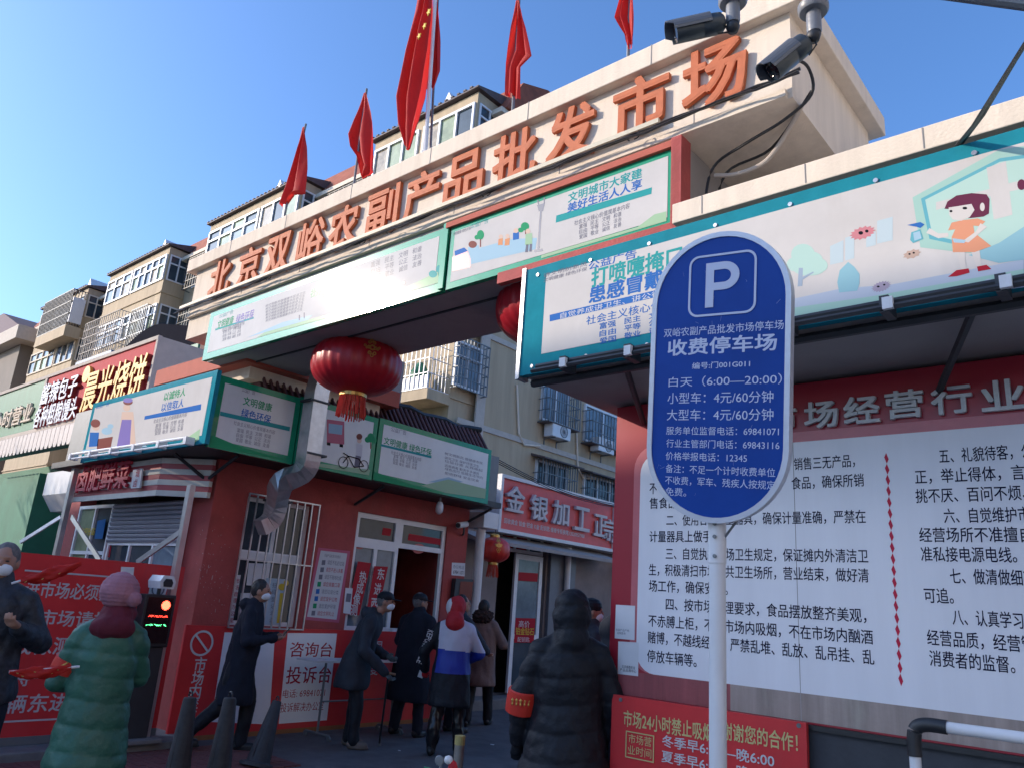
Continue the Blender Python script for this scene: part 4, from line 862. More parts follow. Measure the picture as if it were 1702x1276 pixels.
# ---------------------------------------------------------------- lanterns
def lantern(name, c, R_, H, label, ribs=28, hang=None, tl=.2, mt=None, glyph='福', gs=.3):
    c = Vector(c); o = thing(name, c-Vector((0, 0, H/2)), label, 'lantern', 'red silk lanterns'); prof = []
    for i in range(19):
        t = -1+2*i/18; prof.append((R_*(1-abs(t)**2.6)**.5 if abs(t) < .999 else .0, t*H/2))
    cap = R_*.27; prof = [(cap, -H/2)]+[(max(cap, r), h) for r, h in prof[1:-1]]+[(cap, H/2)]
    MB().lathe(c, prof, ribs*4, rib=lambda t: 1-.022*abs(math.cos(t*ribs/2))**6).build('shade', mt or M['lantern'], o, smooth='all')
    MB().lathe(c+Vector((0, 0, H/2)), [(cap*1.12, -.01), (cap*1.12, .03), (cap*.9, .05), (cap*.2, .055)], 24).build('cap', M['gold'], o)
    MB().lathe(c-Vector((0, 0, H/2)), [(cap*1.05, -.035), (cap*1.12, -.03), (cap*1.12, .01), (cap*.9, .012)], 24).build('rim', M['gold'], o)
    ts = MB()
    for i in range(46):
        a = 2*math.pi*i/46+.05*random.random(); rr = cap*1.0; p = c+Vector((rr*math.cos(a), rr*math.sin(a), -H/2-.03)); q = p+Vector((.02*math.cos(a)+random.uniform(-.01, .01), .02*math.sin(a)+random.uniform(-.01, .01), -tl*random.uniform(.85, 1.05)))
        ts.tube([p, (p+q)/2+Vector((random.uniform(-.006, .006), 0, 0)), q], cap*.065, 4)
    ts.build('tassel', M['tassel'], o)
    if hang: MB().tube([c+Vector((0, 0, H/2)), c+Vector((.01, 0, H/2+(hang-c.z-H/2)*.5)), (c.x, c.y, hang)], .009, 5).build('cord', M['dark'], o)
    # gilt emblem petals pressed on the silk, facing the street
    em = MB()
    az = math.atan2(-c.y+0, -c.x+0)+.28
    for (du, dv, s) in [(0, 0, .5)]+[(math.cos(k*math.pi/4), math.sin(k*math.pi/4)*.8, .3) for k in range(8)]+[(-2.1, .1, .22), (2.1, .1, .22), (-1.6, -.1, .18), (1.6, -.1, .18)]:
        a = az+du*gs*.14/1.0; zz = dv*gs*.12*1.6+H*.14; tt = max(-.98, min(.98, zz/(H/2))); rad = R_*(1-abs(tt)**2.6)**.5
        p = c+Vector((rad*math.cos(a), rad*math.sin(a), zz)); nn = Vector((math.cos(a), math.sin(a), tt*.6)).normalized()
        em.lathe(p, [(s*gs*.12, -.004), (s*gs*.12, .006), (s*gs*.06, .006), (s*gs*.06, -.004)], 8, ax=nn)
    em.build('emblem', M['gold'], o)
    return o
lc = onY((593, 609), 4.75); lr = 75/FPX*((lc-EYE).dot(FW))
lantern('big_lantern', lc, lr, lr*1.28, 'large dark red lantern hanging under the left end of the gate beam', hang=4.10, tl=.22, gs=.55)
l2 = onY((917, 518), 4.75)
lantern('big_lantern', l2, lr, lr*1.28, 'large red lantern mostly hidden behind the right street banner', hang=4.10, tl=.22, gs=.55)
l3 = onX((821, 913), -8.35); r3 = 27/FPX*((l3-EYE).dot(FW))
lantern('small_lantern', l3, r3, r3*1.55, 'small bright red lantern with gold print beside the goldsmith door', ribs=16, hang=3.0, tl=.19, mt=M['lanternB'], gs=.6)

# ---------------------------------------------------------------- flue duct
fd = thing('metal_flue', (-7.6, 5.3, 2.2), 'shiny square galvanised flue pipe zigzagging down over the side banners', 'duct')
DP = Plane('X', -7.62)
jp = [((538, 615), -7.55), ((527, 653), -7.55), ((513, 757), -7.55), ((510, 772), -7.57), ((501, 785), -7.63), ((486, 793), -7.72), ((472, 799), -7.85), ((464, 812), -7.98), ((460, 838), -8.10), ((455, 856), -8.14), ((446, 868), -8.17), ((432, 876), -8.18)]
jq = [Plane('X', X).at(p) for p, X in jp]; jq = jq[:3]+smooth_path(jq[2:], 2)[1:]; sec = []
for i, q in enumerate(jq):
    d = (jq[min(i+1, len(jq)-1)]-jq[max(i-1, 0)]).normalized(); s_ = d.cross(Vector((1, 0, 0))).normalized(); n_ = s_.cross(d).normalized(); w_ = .10*(.9 if i > 12 else 1)
    sec.append([q+s_*a*w_+n_*b*w_ for a, b in ((-1, -1), (1, -1), (1, 1), (-1, 1))])
for i in range(len(sec)-1):
    mb = MB(); mb.v = [tuple(p) for p in sec[i]+sec[i+1]]; mb.add([(0, 1, 2, 3), (7, 6, 5, 4), (0, 4, 5, 1), (1, 5, 6, 2), (2, 6, 7, 3), (3, 7, 4, 0)], 0); mb.build('duct_section' if i in (0, 1) else 'elbow', M['galv'], fd)
cl = MB()
for p, X in (((521, 668), -7.55), ((515, 755), -7.55), ((459, 832), -8.18)): q = Plane('X', X).at(p); cl.box(q.x-.11, q.x+.11, q.y-.11, q.y+.16, q.z-.012, q.z+.012)
cl.build('clamp', M['dark'], fd)
MB().tube([onX((524, 520), -7.9), onX((521, 600), -7.75), onX((519, 650), -7.62)], .008, 5).build('stay_wire', M['dark'], fd)
# AC/range box seen between pier and flue
bx = onY((405, 640), 5.3)
q0, q1 = onY((392, 575), 5.6), onY((520, 660), 5.6)
tag(MB().box(q0.x, q1.x, 5.6, 6.3, q1.z+.12, q0.z).build('extractor_box', M['grey'], bevel=.02), 'grey extractor housing under the gate beam behind the big lantern', 'extractor')
# ---------------------------------------------------------------- gold shop row
GS = Plane('X', -9.0); GW = Plane('X', -9.3)
gw = thing('goldsmith_shop', (-9.5, 12, 0), 'grey shop row with white glazed door beyond the booth', 'shop')
m_ = MB(); d0 = GW.ab((826, 1147))[0]; d1 = GW.ab((890, 1147))[0]
holes_wall(m_, GW, 8.9, 22, 0, 3.7, [(d0-.2, d1+.1, .16, 3.0), (14.6, 17.4, .8, 2.6), (18, 21, .8, 2.6)], -.3, 0); m_.box(-14, -9.61, 8.9, 22, 3.5, 3.65); m_.build('wall', mat('grey_shop_wall', (.24, .20, .19), .85, var=.2, scale=2), gw)
MB().box(-13.5, -10.6, 9.2, 21.5, 0, 3.4).build('interior', M['int'], gw)
MB().box(-9.29, -9.22, d1+.15, d1+.95, .1, 2.9).build('stone_panel', mat('grey_cladding', (.16, .16, .18), .4), gw)
# door: open leaf at left (dark opening) and glazed leaf
framed_window(GW, d0-.15, d1+.05, 2.58, 2.98, 3, gw, M['pvc'], [M['glass'], mat('red_glass', (.45, .04, .03), .1)], dep=-.1, bar=.06)
da, db = GW.ab((846, 1100))[0], GW.ab((893, 1100))[0]
f = MB(); f.slab(GW, da, da+.09, .18, 2.56, -.05, .0); f.slab(GW, db-.09, db, .18, 2.56, -.05, 0); f.slab(GW, da+.09, db-.09, .18, .3, -.05, 0); f.slab(GW, da+.09, db-.09, 2.46, 2.56, -.05, 0); f.slab(GW, da+.09, db-.09, 1.08, 1.16, -.05, 0)
dr = f.build('door', M['pvc'], gw)
MB().slab(GW, da+.09, db-.09, .3, 1.08, -.03, -.02).build('door_panel', M['glass'], dr); MB().slab(GW, da+.09, db-.09, 1.16, 2.46, -.03, -.02).build('pane', M['glassL'], dr)
shape(GW, [(857, 1026), (890, 1027), (887, 1067), (854, 1067)], rdp, gw, off=.01, name='door_poster'); text(GW, '高价', (862, 1036), (880, 1037), 11, whp, gw, off=.014); text(GW, '铂金钻石', (857, 1048), (887, 1049), 12, ylp, gw, off=.014, bold=.02); text(GW, '配钥匙', (860, 1062), (880, 1062), 8, whp, gw, off=.014)
shape(GW, [(862, 950), (894, 952), (893, 966), (861, 964)], rdp, gw, off=.01, name='door_streamer')
shape(GW, [(788, 957), (801, 958), (799, 990), (786, 989)], rdp, gw, off=.012, name='notice'); 
framed_window(GW, 14.6, 17.4, .8, 2.6, 3, gw, M['grey'], [M['glass'], M['glassL']], dep=-.1, bar=.07, transom=.5)
gsg = thing('goldsmith_sign', (-9, 12, 2.9), 'dark red goldsmith sign with white frame and four big white letters', 'sign')
gr = mat('goldsmith_red', (.66, .08, .07), .45)
sa0, sa1, sb0, sb1 = 10.08, 13.65, 2.90, 3.78
MB().slab(GS, sa0, sa1, sb0, sb1, -.25, 0).build('board', gr, gsg)
f = MB(); f.slab(GS, sa0-.06, sa1, sb1, sb1+.06, -.25, .05); f.slab(GS, sa0-.06, sa1, sb0-.06, sb0, -.25, .05); f.slab(GS, sa0-.06, sa0, sb0, sb1, -.25, .05); f.slab(GS, sa1-.07, sa1, sb0, sb1, .001, .05); f.build('frame', M['whitepaint'], gsg)
for ch, p in zip('金银加工', ((852, 829), (892, 844), (928, 852), (963, 862))):
    a, b = GS.ab(p); text(GS, ch, None, None, None, whp, gsg, ab=(a-.24, b+.0, a+.24, b), h=.44, off=.05, bold=.025, ext=.03, name='letter')
text(GS, '回收黄金 铂金 钯金 K金 配钥匙 维修专柜换笔13520957988', (838, 861), (971, 893), 8.5, whp, gsg, off=.01, bold=.02)
gs2 = thing('noodle_shop_sign', (-9, 15.5, 2.9), 'second dark red shop sign partly hidden by the rules board', 'sign')
MB().slab(GS, 13.68, 19, sb0, sb1, -.25, 0).build('board', gr, gs2)
f = MB(); f.slab(GS, 13.68, 19, sb1, sb1+.06, -.25, .05); f.slab(GS, 13.68, 19, sb0-.06, sb0, -.25, .05); f.build('frame', M['whitepaint'], gs2)
for ch, p in zip('正宗周', ((995, 873), (1010, 880), (1024, 886))):
    a, b = GS.ab(p); text(GS, ch, None, None, None, whp, gs2, ab=(a-.22, b, a+.22, b), h=.42, off=.04, bold=.025, ext=.02, name='letter')
text(GS, '电话', (1013, 898), (1028, 903), 8, whp, gs2, off=.01)
ga_ = MB(); ga_.prism([Vector((-9.25, 9.3, 2.82)), Vector((-8.75, 9.3, 2.66)), Vector((-8.75, 9.3, 2.60)), Vector((-9.25, 9.3, 2.72))], Vector((0, 4.2, 0))); tag(ga_.build('shop_canopy', M['soffit']), 'grey sheet canopy strip below the goldsmith sign', 'canopy')
g3 = MB()
for i in range(26): y = 14.2+i*.25; g3.prism([Vector((-9.3, y, 2.72)), Vector((-8.7, y, 2.42)), Vector((-8.7, y+.2, 2.42)), Vector((-9.3, y+.2, 2.72))], Vector((0, 0, .02)))
tag(g3.build('striped_awning', mat('pink_grey_awning', (.30, .20, .20), .7)), 'faded ribbed awning below the second shop sign', 'awning')
# rainwater pipe + capital at booth end; shop front pipe
pp = MB(); q = BP.P(9.15, 2.9); pp.tube([(-8.35, 8.95, .1), (-8.35, 8.95, 2.55), (-8.35, 8.95, 2.75)], [.075, .075, .075], 12); pp.box(-8.5, -8.15, 8.78, 9.12, 2.75, 3.0)
tag(pp.build('downpipe', M['whitepaint'], bevel=.01), 'cream downpipe with square hopper at the far end of the booth', 'downpipe')
q = onX((908, 1000), -9.2); tag(MB().tube([(-9.15, q.y+.55, .1), (-9.15, q.y+.55, 2.8)], .06, 10).build('downpipe', M['whitepaint']), 'cream downpipe between the goldsmith door and the next shop', 'downpipe')
# CCTV bullet + bulb on booth
cv = thing('wall_camera', (-8.35, 8.5, 2.5), 'small white bullet camera on the booth wall beside the downpipe', 'security camera')
q = BP.at((768, 872), .15); MB().tube([q+Vector((.06, -.14, -.02)), q+Vector((-.03, .12, .03))], .045, 10).build('body', M['whitepaint'], cv); MB().tube([q+Vector((.063, -.145, -.021)), q+Vector((.07, -.16, -.023))], .036, 10).build('lens', M['black'], cv); MB().tube([q+Vector((0, .05, -.03)), q+Vector((-.1, .15, -.12)), q+Vector((-.15, .18, -.12))], .015, 6).build('bracket', M['grey'], cv)
q = onX((731, 838), -7.9); lb_ = thing('security_light', q, 'small white dome bulb under the end of the landscape banner', 'lamp')
MB().lathe(q-Vector((0, 0, .08)), [(.02, -.05), (.05, -.02), (.055, .03), (.05, .08), (.03, .12)], 14).build('dome', M['whitepaint'], lb_, smooth='all'); MB().tube([q+Vector((0, 0, .03)), q+Vector((0, 0, .12))], .015, 6).build('stem', M['grey'], lb_)
# overhead wires in passage
ow = MB(); pa_, pb_ = onX((817, 757), -8.0), onX((1025, 838), -8.8)
for k_ in range(3): ow.tube([pa_.lerp(pb_, i/10)+Vector((0, 0, -.12*math.sin(math.pi*i/10)-.03*k_)) for i in range(11)], .008, 4)
tag(ow.build('wires', M['black']), 'thin black wires running along the passage above the goldsmith sign', 'wires')
# far end of the passage: closing shop fronts
fe = thing('market_hall', (-4, 30, 0), 'shaded market sheds at the far end of the passage', 'building')
MB().box(-9.2, 3, 30, 34, 0, 3.4).build('wall', M['tanband'], fe); MB().box(-9.4, 3.2, 29.2, 34.3, 3.4, 3.6).build('roof', M['roofdark'], fe)
for i in range(4): framed_window(Plane('Y', 30), -8.8+i*2.8, -6.6+i*2.8, .2, 2.6, 2, fe, M['pvc'], M['glass'], dep=.0, bar=.08)
# ---------------------------------------------------------------- right building
RB = Plane('Y', 4.5); RBN = Plane('Y', 3.6); BL = Plane('Y', 4.44)
rb_ = thing('market_building', (1, 5, 0), 'single-storey market front at right with flat overhanging roof', 'building')
MB().box(-2.94, 6, 4.5, 9, 0, 3.02).build('wall', M['boothred'], rb_)
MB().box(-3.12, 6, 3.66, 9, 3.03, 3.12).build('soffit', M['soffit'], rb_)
MB().box(-3.08, 6, 3.72, 9, 3.12, 3.74).build('fascia_core', M['grey'], rb_)
MB().box(-2.1, 6, 4.05, 9, 3.74, 3.86).build('upstand', M['cream'], rb_)
MB().box(-2.1, 6, 3.70, 9, 3.86, 3.99).build('cornice', M['cream'], rb_, bevel=.006)
jn = MB(); random.seed(9)
for i in range(10): x_ = -1.9+i*.62+random.uniform(-.1, .1); jn.box(x_, x_+.005, 3.697, 3.70, 3.87, 3.985)
tag(jn.build('joints', M['soffit'], rb_), kind='stuff')
sf = MB(); sf.tube([(-3.1, 3.7, 3.0), (6, 3.7, 3.0)], .025, 6)
for x in (-2.4, -.6, 1.2): sf.tube([(x, 3.72, 3.0), (x-.3, 4.42, 2.86)], .02, 6)
sf.build('support_tube', M['dark'], rb_)
MB().box(-2.9, 6, 4.42, 4.5, 0, 1.10).build('dado', mat('charcoal_dado', (.045, .05, .06), .8, var=.2), rb_)
MB().box(-2.0, 6, 4.40, 4.42, 1.095, 1.12).build('dado_cap', M['black'], rb_)
# rules billboard
bb = thing('rules_billboard', (-.5, 4.44, 1.12), 'large red and white market rules billboard with black text under the right eave', 'billboard')
MB().slab(BL, -2.93, 4, 1.12, 3.0, -.03, 0).build('board', M['redpanel'], bb)
wz0, wz1 = BL.ab((1070, 1118))[1], BL.ab((1500, 720))[1]; wx0 = BL.ab((1062, 900))[0]
def rounded(a0, a1, b0, b1, r, n=6):
    P_ = []
    for cx, cy, s in ((a1-r, b1-r, 0), (a0+r, b1-r, 1), (a0+r, b0+r, 2), (a1-r, b0+r, 3)):
        for i in range(n+1): t = math.pi/2*(s+i/n); P_.append((cx+r*math.cos(t), cy+r*math.sin(t)))
    return P_
MB().prism([BL.P(a, b, .0004) for a, b in rounded(wx0-.05, 4.0, wz0-.0, wz1+.06, .16)], BL.n*.0004).build('border_print', mat('pink_border', (.52, .13, .15), .3), bb)
MB().prism([BL.P(a, b, .001) for a, b in rounded(wx0, 4.0, wz0, wz1, .13)], BL.n*.0006).build('white_field', M['boardwhite'], bb)
# fading bottom stripes (dirt streaked band)
MB().slab(BL, -2.1, 4, 1.13, wz0, .0017, .002).build('bottom_band', mat('faded_band', (.34, .27, .24), .35, var=.35, scale=3, streak=True, stain=(.42, .40, .33)), bb)
MB().slab(BL, -2.92, -2.1, 1.13, wz0, .0017, .002).build('bottom_band', mat('faded_band_red', (.30, .07, .08), .35, var=.3, scale=4, streak=True), bb)
for ch, p in zip('市场经营行业', ((1300, 697), (1367, 690), (1434, 682), (1505, 673), (1583, 665), (1668, 658))):
    a, b = BL.ab(p); text(BL, ch, None, None, None, mat('header_letter', (.55, .58, .60), .4), bb, ab=(a-.092, b, a+.092, b), h=.15, off=.02, bold=.03, ext=.012, name='letter')
ink = flat('ink', (.022, .022, .055)); H_ = 22
Lx = lambda p: BL.ab(p)
col1 = [('销售三无产品，', 1320, 770, 1421, 766), ('食品，确保所销', 1316, 802, 1436, 798), ('售食品质量合格。', 1080, 836, 1200, 832), ('二、使用合格计量器具，确保计量准确，严禁在', 1108, 862, 1439, 860), ('计量器具上做手脚。', 1080, 891, 1205, 891),
 ('三、自觉执行市场卫生规定，保证摊内外清洁卫', 1107, 920, 1443, 923), ('生，积极清扫市场公共卫生场所，营业结束，做好清', 1079, 946, 1444, 956), ('场工作，确保安全。', 1079, 973, 1210, 978), ('四、按市场管理要求，食品摆放整齐美观，', 1107, 1003, 1440, 1023),
 ('不赤膊上柜，不在市场内吸烟，不在市场内酗酒', 1078, 1031, 1451, 1058), ('赌博，不越线经营，严禁乱堆、乱放、乱吊挂、乱', 1077, 1059, 1453, 1091), ('停放车辆等。', 1076, 1089, 1158, 1098), ('一、', 1108, 780, 1135, 779), ('不', 1080, 812, 1092, 811)]
for s, x0, y0, x1, y1 in col1:
    a0, b0 = BL.ab((x0, y0)); a1, b1 = BL.ab((x1, y1)); text(BL, s, None, None, None, ink, bb, ab=(a0, b0, a1, b1), h=.070, off=.006, bold=.012, name='text_line')
col2 = [('五、礼貌待客，公平公', 1561, 756, 1760, 748), ('正，举止得体，言语文明', 1521, 791, 1780, 782), ('挑不厌、百问不烦、有问', 1522, 823, 1770, 817), ('六、自觉维护市场秩序', 1569, 857, 1780, 853), ('经营场所不准擅自改动', 1528, 888, 1770, 888), ('准私接电源电线。', 1531, 920, 1690, 922), ('七、做清做细商品台账', 1579, 955, 1790, 964), ('可追。', 1536, 988, 1585, 991), ('八、认真学习法律法规', 1583, 1024, 1790, 1037), ('经营品质，经营管理部门', 1541, 1058, 1795, 1077), ('消费者的监督。', 1545, 1092, 1687, 1106)]
for s, x0, y0, x1, y1 in col2:
    a0, b0 = BL.ab((x0, y0)); a1, b1 = BL.ab((x1, y1)); text(BL, s, None, None, None, ink, bb, ab=(a0, b0, a1, b1), h=.072, off=.006, bold=.012, name='text_line')
# red diamond chain
dm = MB(); A0, A1 = BL.ab((1473, 752)), BL.ab((1504, 1140)); nn = 20
for i in range(nn):
    b1_, b0_ = A0[1]+(A1[1]-A0[1])*i/nn, A0[1]+(A1[1]-A0[1])*(i+1)/nn; a = A0[0]+(A1[0]-A0[0])*(i+.5)/nn; a_ = A0[0]
    q = [(a_, b0_), (a_+.011, (b0_+b1_)/2-.006), (a_, b1_), (a_-.011, (b0_+b1_)/2+.006)]; dm.prism([BL.P(x, y, .0025) for x, y in q], BL.n*.0002)
dm.build('divider_print', flat('crimson', (.70, .04, .09)), bb)
vs = MB()
for px in (1323,): a, _ = BL.ab((px, 900)); vs.slab(BL, a-.002, a+.002, 1.13, wz1, .0017, .0021)
vs.build('panel_seam', M['soffit'], bb)
def paper_card(pts, label, lines):
    t = thing('paper_notice', BL.P(*BL.ab(pts[3])), label, 'notice'); shape(BL, pts, M['paper'], t, off=.006, name='sheet'); return t
pc = paper_card([(1024, 1004), (1056, 1006), (1055, 1063), (1022, 1060)], 'upper small white paper notice on the red edge of the rules billboard', 0)
text(BL, '农副产品产地', (1024, 1046), (1046, 1047), 4, gryp, pc, off=.01); text(BL, '证明查询', (1026, 1051), (1040, 1052), 4, gryp, pc, off=.01)
pc = paper_card([(1028, 1065), (1062, 1067), (1061, 1123), (1027, 1119)], 'lower small white paper notice on the rules billboard, just above the no smoking board', 0)
text(BL, '北京顺德农业', (1034, 1107), (1056, 1109), 5, blk, pc, off=.01); text(BL, '产品追溯中心', (1031, 1112), (1058, 1115), 5, blk, pc, off=.01)
# 24h no-smoking red board
SM = Plane('Y', 4.36)
nb_ = thing('opening_hours_board', (-2.3, 4.36, .1), 'bright red opening-hours board with yellow 24-hour no smoking line', 'sign')
x0 = SM.ab((1016, 1200))[0]; x1 = SM.ab((1340, 1210))[0]; zt = SM.ab((1020, 1153))[1]
MB().slab(SM, x0, x1, .15, zt, -.03, 0).build('board', M['red'], nb_)
gy = flat('pale_gold', (.72, .62, .28))
text(SM, '市场24小时禁止吸烟，', (1037, 1190), (1192, 1222), 26, gy, nb_, bold=.02); text(SM, '谢谢您的合作！', (1200, 1213), (1326, 1235), 28, gy, nb_, bold=.02)
c0_, c1_ = SM.ab((1041, 1213)), SM.ab((1087, 1267)); f = MB(); f.slab(SM, c0_[0], c1_[0], c1_[1], c1_[1]+.006, .002, .005); f.slab(SM, c0_[0], c1_[0], c0_[1]-.006, c0_[1], .002, .005); f.slab(SM, c0_[0], c0_[0]+.006, c1_[1]+.006, c0_[1]-.006, .002, .005); f.slab(SM, c1_[0]-.006, c1_[0], c1_[1]+.006, c0_[1]-.006, .002, .005); f.build('box_outline', gy, nb_)
text(SM, '市场营', (1045, 1227), (1083, 1232), 15, gy, nb_); text(SM, '业时间', (1044, 1246), (1083, 1251), 15, gy, nb_)
text(SM, '冬季早6:00—晚6:00', (1101, 1232), (1287, 1262), 19, whp, nb_, bold=.015); text(SM, '夏季早6:00—晚7:00', (1100, 1258), (1287, 1290), 19, whp, nb_, bold=.015)
bo_ = MB()
for p in ((1032, 1162), (1328, 1205)): bo_.lathe(SM.P(*SM.ab(p)), [(.012, 0), (.012, .006)], 10, ax=(0, -1, 0))
bo_.build('bolt', M['grey'], nb_)
# big street banner on the right eave
t, a0, a1, b0, b1 = banner('street_banner', RBN, [(875, 450), (1702, 212), (1702, 478), (858, 632)], M['teal'], 'huge teal-edged health banner with girl spraying viruses, on the right eave', border=(.0, .0), kin='banner')
for o in list(t.children):
    if o.name.startswith('print_field'): bpy.data.objects.remove(o)
for o in list(t.children): 
    if o.name.startswith('board'): bpy.data.objects.remove(o)
zb, zt2 = 3.03, 3.77; xl = -3.13
MB().slab(RBN, xl, 3.0, zb, zt2, -.05, 0).build('board', M['teal'], t)
MB().slab(RBN, xl+.17, 3.0, zb+.12, zt2-.075, .0, .002).build('print_field', M['banner'], t)
text(RBN, '公益广告', (979, 443), (1058, 422), 13, blp, t, bold=.02); text(RBN, '讲文明树新风', (904, 458), (976, 440), 7, gryp, t); text(RBN, '文明健康 绿色环保', (904, 466), (976, 448), 6, gryp, t)
shape(RBN, [(915, 461), (917, 462), (917, 462)], gryp, t) if False else None
text(RBN, '打喷嚏掩口鼻', (984, 461), (1170, 418), 30, tlp, t, bold=.04); text(RBN, '患感冒戴口罩', (980, 490), (1172, 448), 26, blp, t, bold=.04)
shape(RBN, [(914, 524), (1180, 462), (1180, 474), (914, 535)], blp, t, name='stripe'); text(RBN, '自觉养成讲卫生、讲公德的好习惯', (932, 526), (1170, 471), 9, whp, t, off=.008)
text(RBN, '社会主义核心价值观', (975, 534), (1140, 498), 14, blp, t, bold=.01)
for r_, row in enumerate((('富强', '民主', '文明'), ('自由', '平等', '公正'), ('爱国', '敬业', '诚信'))):
    for k_, s in enumerate(row): x = 997+k_*41; y = 543+r_*12.5-k_*8.5; text(RBN, s, (x, y), (x+27, y-5.5), 10, blp, t, bold=.02)
# landscape + figures on the banner
pal = lambda n, c: flat(n, c)
skyp = pal('mist', (.58, .70, .74)); mint = pal('mint', (.42, .66, .58)); teal2 = pal('teal_mid', (.16, .48, .56)); lake = pal('lake', (.32, .58, .66)); seaf = pal('seafoam', (.52, .74, .66))
shape(RBN, [(1320, 497), (1400, 480), (1480, 474), (1702, 432), (1702, 478), (1320, 530)], pal('path', (.52, .60, .72)), t, off=.003, name='ground_print')
shape(RBN, [(1320, 512), (1450, 493), (1702, 448), (1702, 466), (1400, 515), (1320, 528)], mint, t, off=.0045, name='grass_print')
shapes(RBN, [ell(1335, 424, 20, 18), ell(1350, 433, 18, 14), ell(1362, 442, 14, 12), ell(1322, 440, 14, 12), ell(1345, 450, 25, 9)], seaf, t, off=.0045, name='tree_print')
shapes(RBN, [[(1328, 446), (1335, 446), (1334, 476), (1326, 477)], [(1332, 462), (1352, 452), (1353, 454), (1334, 466)]], pal('trunk', (.38, .47, .58)), t, off=.006, name='trunk_print')
shape(RBN, [(1410, 436), (1420, 444), (1429, 456), (1429, 472), (1425, 484), (1395, 487), (1392, 470), (1396, 450)], lake, t, off=.006, name='leaf_print')
shapes(RBN, [[(1380, 410), (1402, 400), (1402, 436), (1380, 441)], [(1405, 396), (1420, 392), (1420, 430), (1405, 434)], [(1458, 368), (1484, 361), (1484, 400), (1458, 406)], [(1440, 390), (1456, 386), (1456, 408), (1440, 412)]], skyp, t, off=.003, name='skyline_print')
def germ(cx, cy, rx, ry, m_, k=14):
    pts = []
    for i in range(k*2): a = math.pi*i/k; f_ = 1.12 if i % 2 == 0 else .86; pts.append((cx+rx*f_*math.cos(a), cy+ry*f_*math.sin(a)-.22*rx*f_*math.cos(a)))
    shape(RBN, pts, m_, t, off=.006, name='virus_print')
germ(1434, 388, 20, 10, pal('virus_pink', (.68, .27, .30))); germ(1516, 423, 14, 7, pal('virus_tan', (.60, .44, .36)), 9); germ(1465, 477, 15, 8, pal('virus_grey', (.42, .37, .48)), 18)
shapes(RBN, [ell(1431, 388, 4, 3), ell(1441, 385, 3, 2.5), ell(1512, 423, 2, 1.5), ell(1519, 421, 2, 1.5), ell(1460, 477, 2.5, 1.5), ell(1470, 474, 2, 1.5)], blk, t, off=.008, name='eye_print')
shape(RBN, [(1517, 329), (1660, 250), (1760, 235), (1760, 420), (1640, 425), (1530, 412)], mint, t, off=.0035, name='shield_print')
shape(RBN, [(1531, 331), (1662, 264), (1760, 250), (1760, 405), (1640, 418), (1545, 398)], teal2, t, off=.005, name='shield_print'); shape(RBN, [(1538, 333), (1662, 270), (1760, 256), (1760, 400), (1640, 412), (1550, 392)], seaf, t, off=.0065, name='shield_print')
shape(RBN, [(1640, 280), (1672, 269), (1683, 358), (1652, 366)], M['banner'], t, off=.0085, name='cross_print'); shape(RBN, [(1556, 337), (1650, 314), (1650, 326), (1556, 350)], M['banner'], t, off=.0080, name='cross_print'); shape(RBN, [(1676, 306), (1760, 285), (1760, 300), (1676, 320)], M['banner'], t, off=.0080, name='cross_print')
shape(RBN, [(1610, 425), (1660, 405), (1760, 340), (1760, 425), (1660, 438)], lake, t, off=.0075, name='hill_print')
# girl
hrp = pal('plum_hair', (.16, .04, .08)); dress = pal('coral_dress', (.80, .36, .22)); fsk = pal('pale_skin', (.74, .70, .66))
shape(RBN, [(1570, 348), (1575, 336), (1590, 326), (1615, 322), (1640, 324), (1645, 332), (1644, 356), (1635, 361), (1610, 364), (1600, 350)], hrp, t, off=.012, name='hair_print')
shape(RBN, [(1577, 346), (1590, 344), (1615, 340), (1620, 350), (1612, 362), (1598, 368), (1584, 366), (1578, 358)], fsk, t, off=.0135, name='face_print')
shapes(RBN, [ell(1633, 345, 4, 7)], fsk, t, off=.0135, name='ear_print'); shapes(RBN, [ell(1604, 347, 4, 2.2), ell(1581, 352, 2.5, 2)], blk, t, off=.015, name='eye_print')
shape(RBN, [(1582, 371), (1600, 367), (1625, 364), (1638, 369), (1630, 377), (1618, 376), (1620, 388), (1648, 410), (1620, 420), (1584, 420), (1582, 395), (1588, 382), (1576, 384)], dress, t, off=.012, name='dress_print')
shape(RBN, [(1545, 380), (1560, 389), (1576, 388), (1577, 394), (1560, 397), (1540, 388)], fsk, t, off=.012, name='arm_print'); shape(RBN, [(1630, 372), (1641, 378), (1610, 404), (1600, 402), (1622, 386)], fsk, t, off=.0135, name='arm_print'); shape(RBN, [(1583, 397), (1606, 400), (1603, 405), (1586, 404)], ltb, t, off=.015, name='cloth_print')
shapes(RBN, [[(1590, 420), (1604, 419), (1606, 448), (1598, 449)], [(1614, 418), (1628, 414), (1632, 444), (1624, 446)]], fsk, t, off=.011, name='leg_print'); shapes(RBN, [[(1576, 461), (1590, 450), (1610, 447), (1612, 454), (1590, 460)], [(1624, 444), (1640, 441), (1648, 448), (1626, 452)]], rdp, t, off=.013, name='shoe_print')
shapes(RBN, [[(1508, 375), (1530, 370), (1537, 374), (1530, 380), (1524, 378)]], blp, t, off=.012, name='spray_print'); shapes(RBN, [[(1515, 387), (1530, 382), (1535, 398), (1518, 405), (1513, 400)]], teal2, t, off=.012, name='bottle_print'); shapes(RBN, [[(1518, 388), (1529, 385), (1532, 397), (1520, 401)]], ltb, t, off=.0135, name='bottle_print')
shapes(RBN, [ell(1698, 308, 7, 9)], hrp, t, off=.012, name='hair_print')
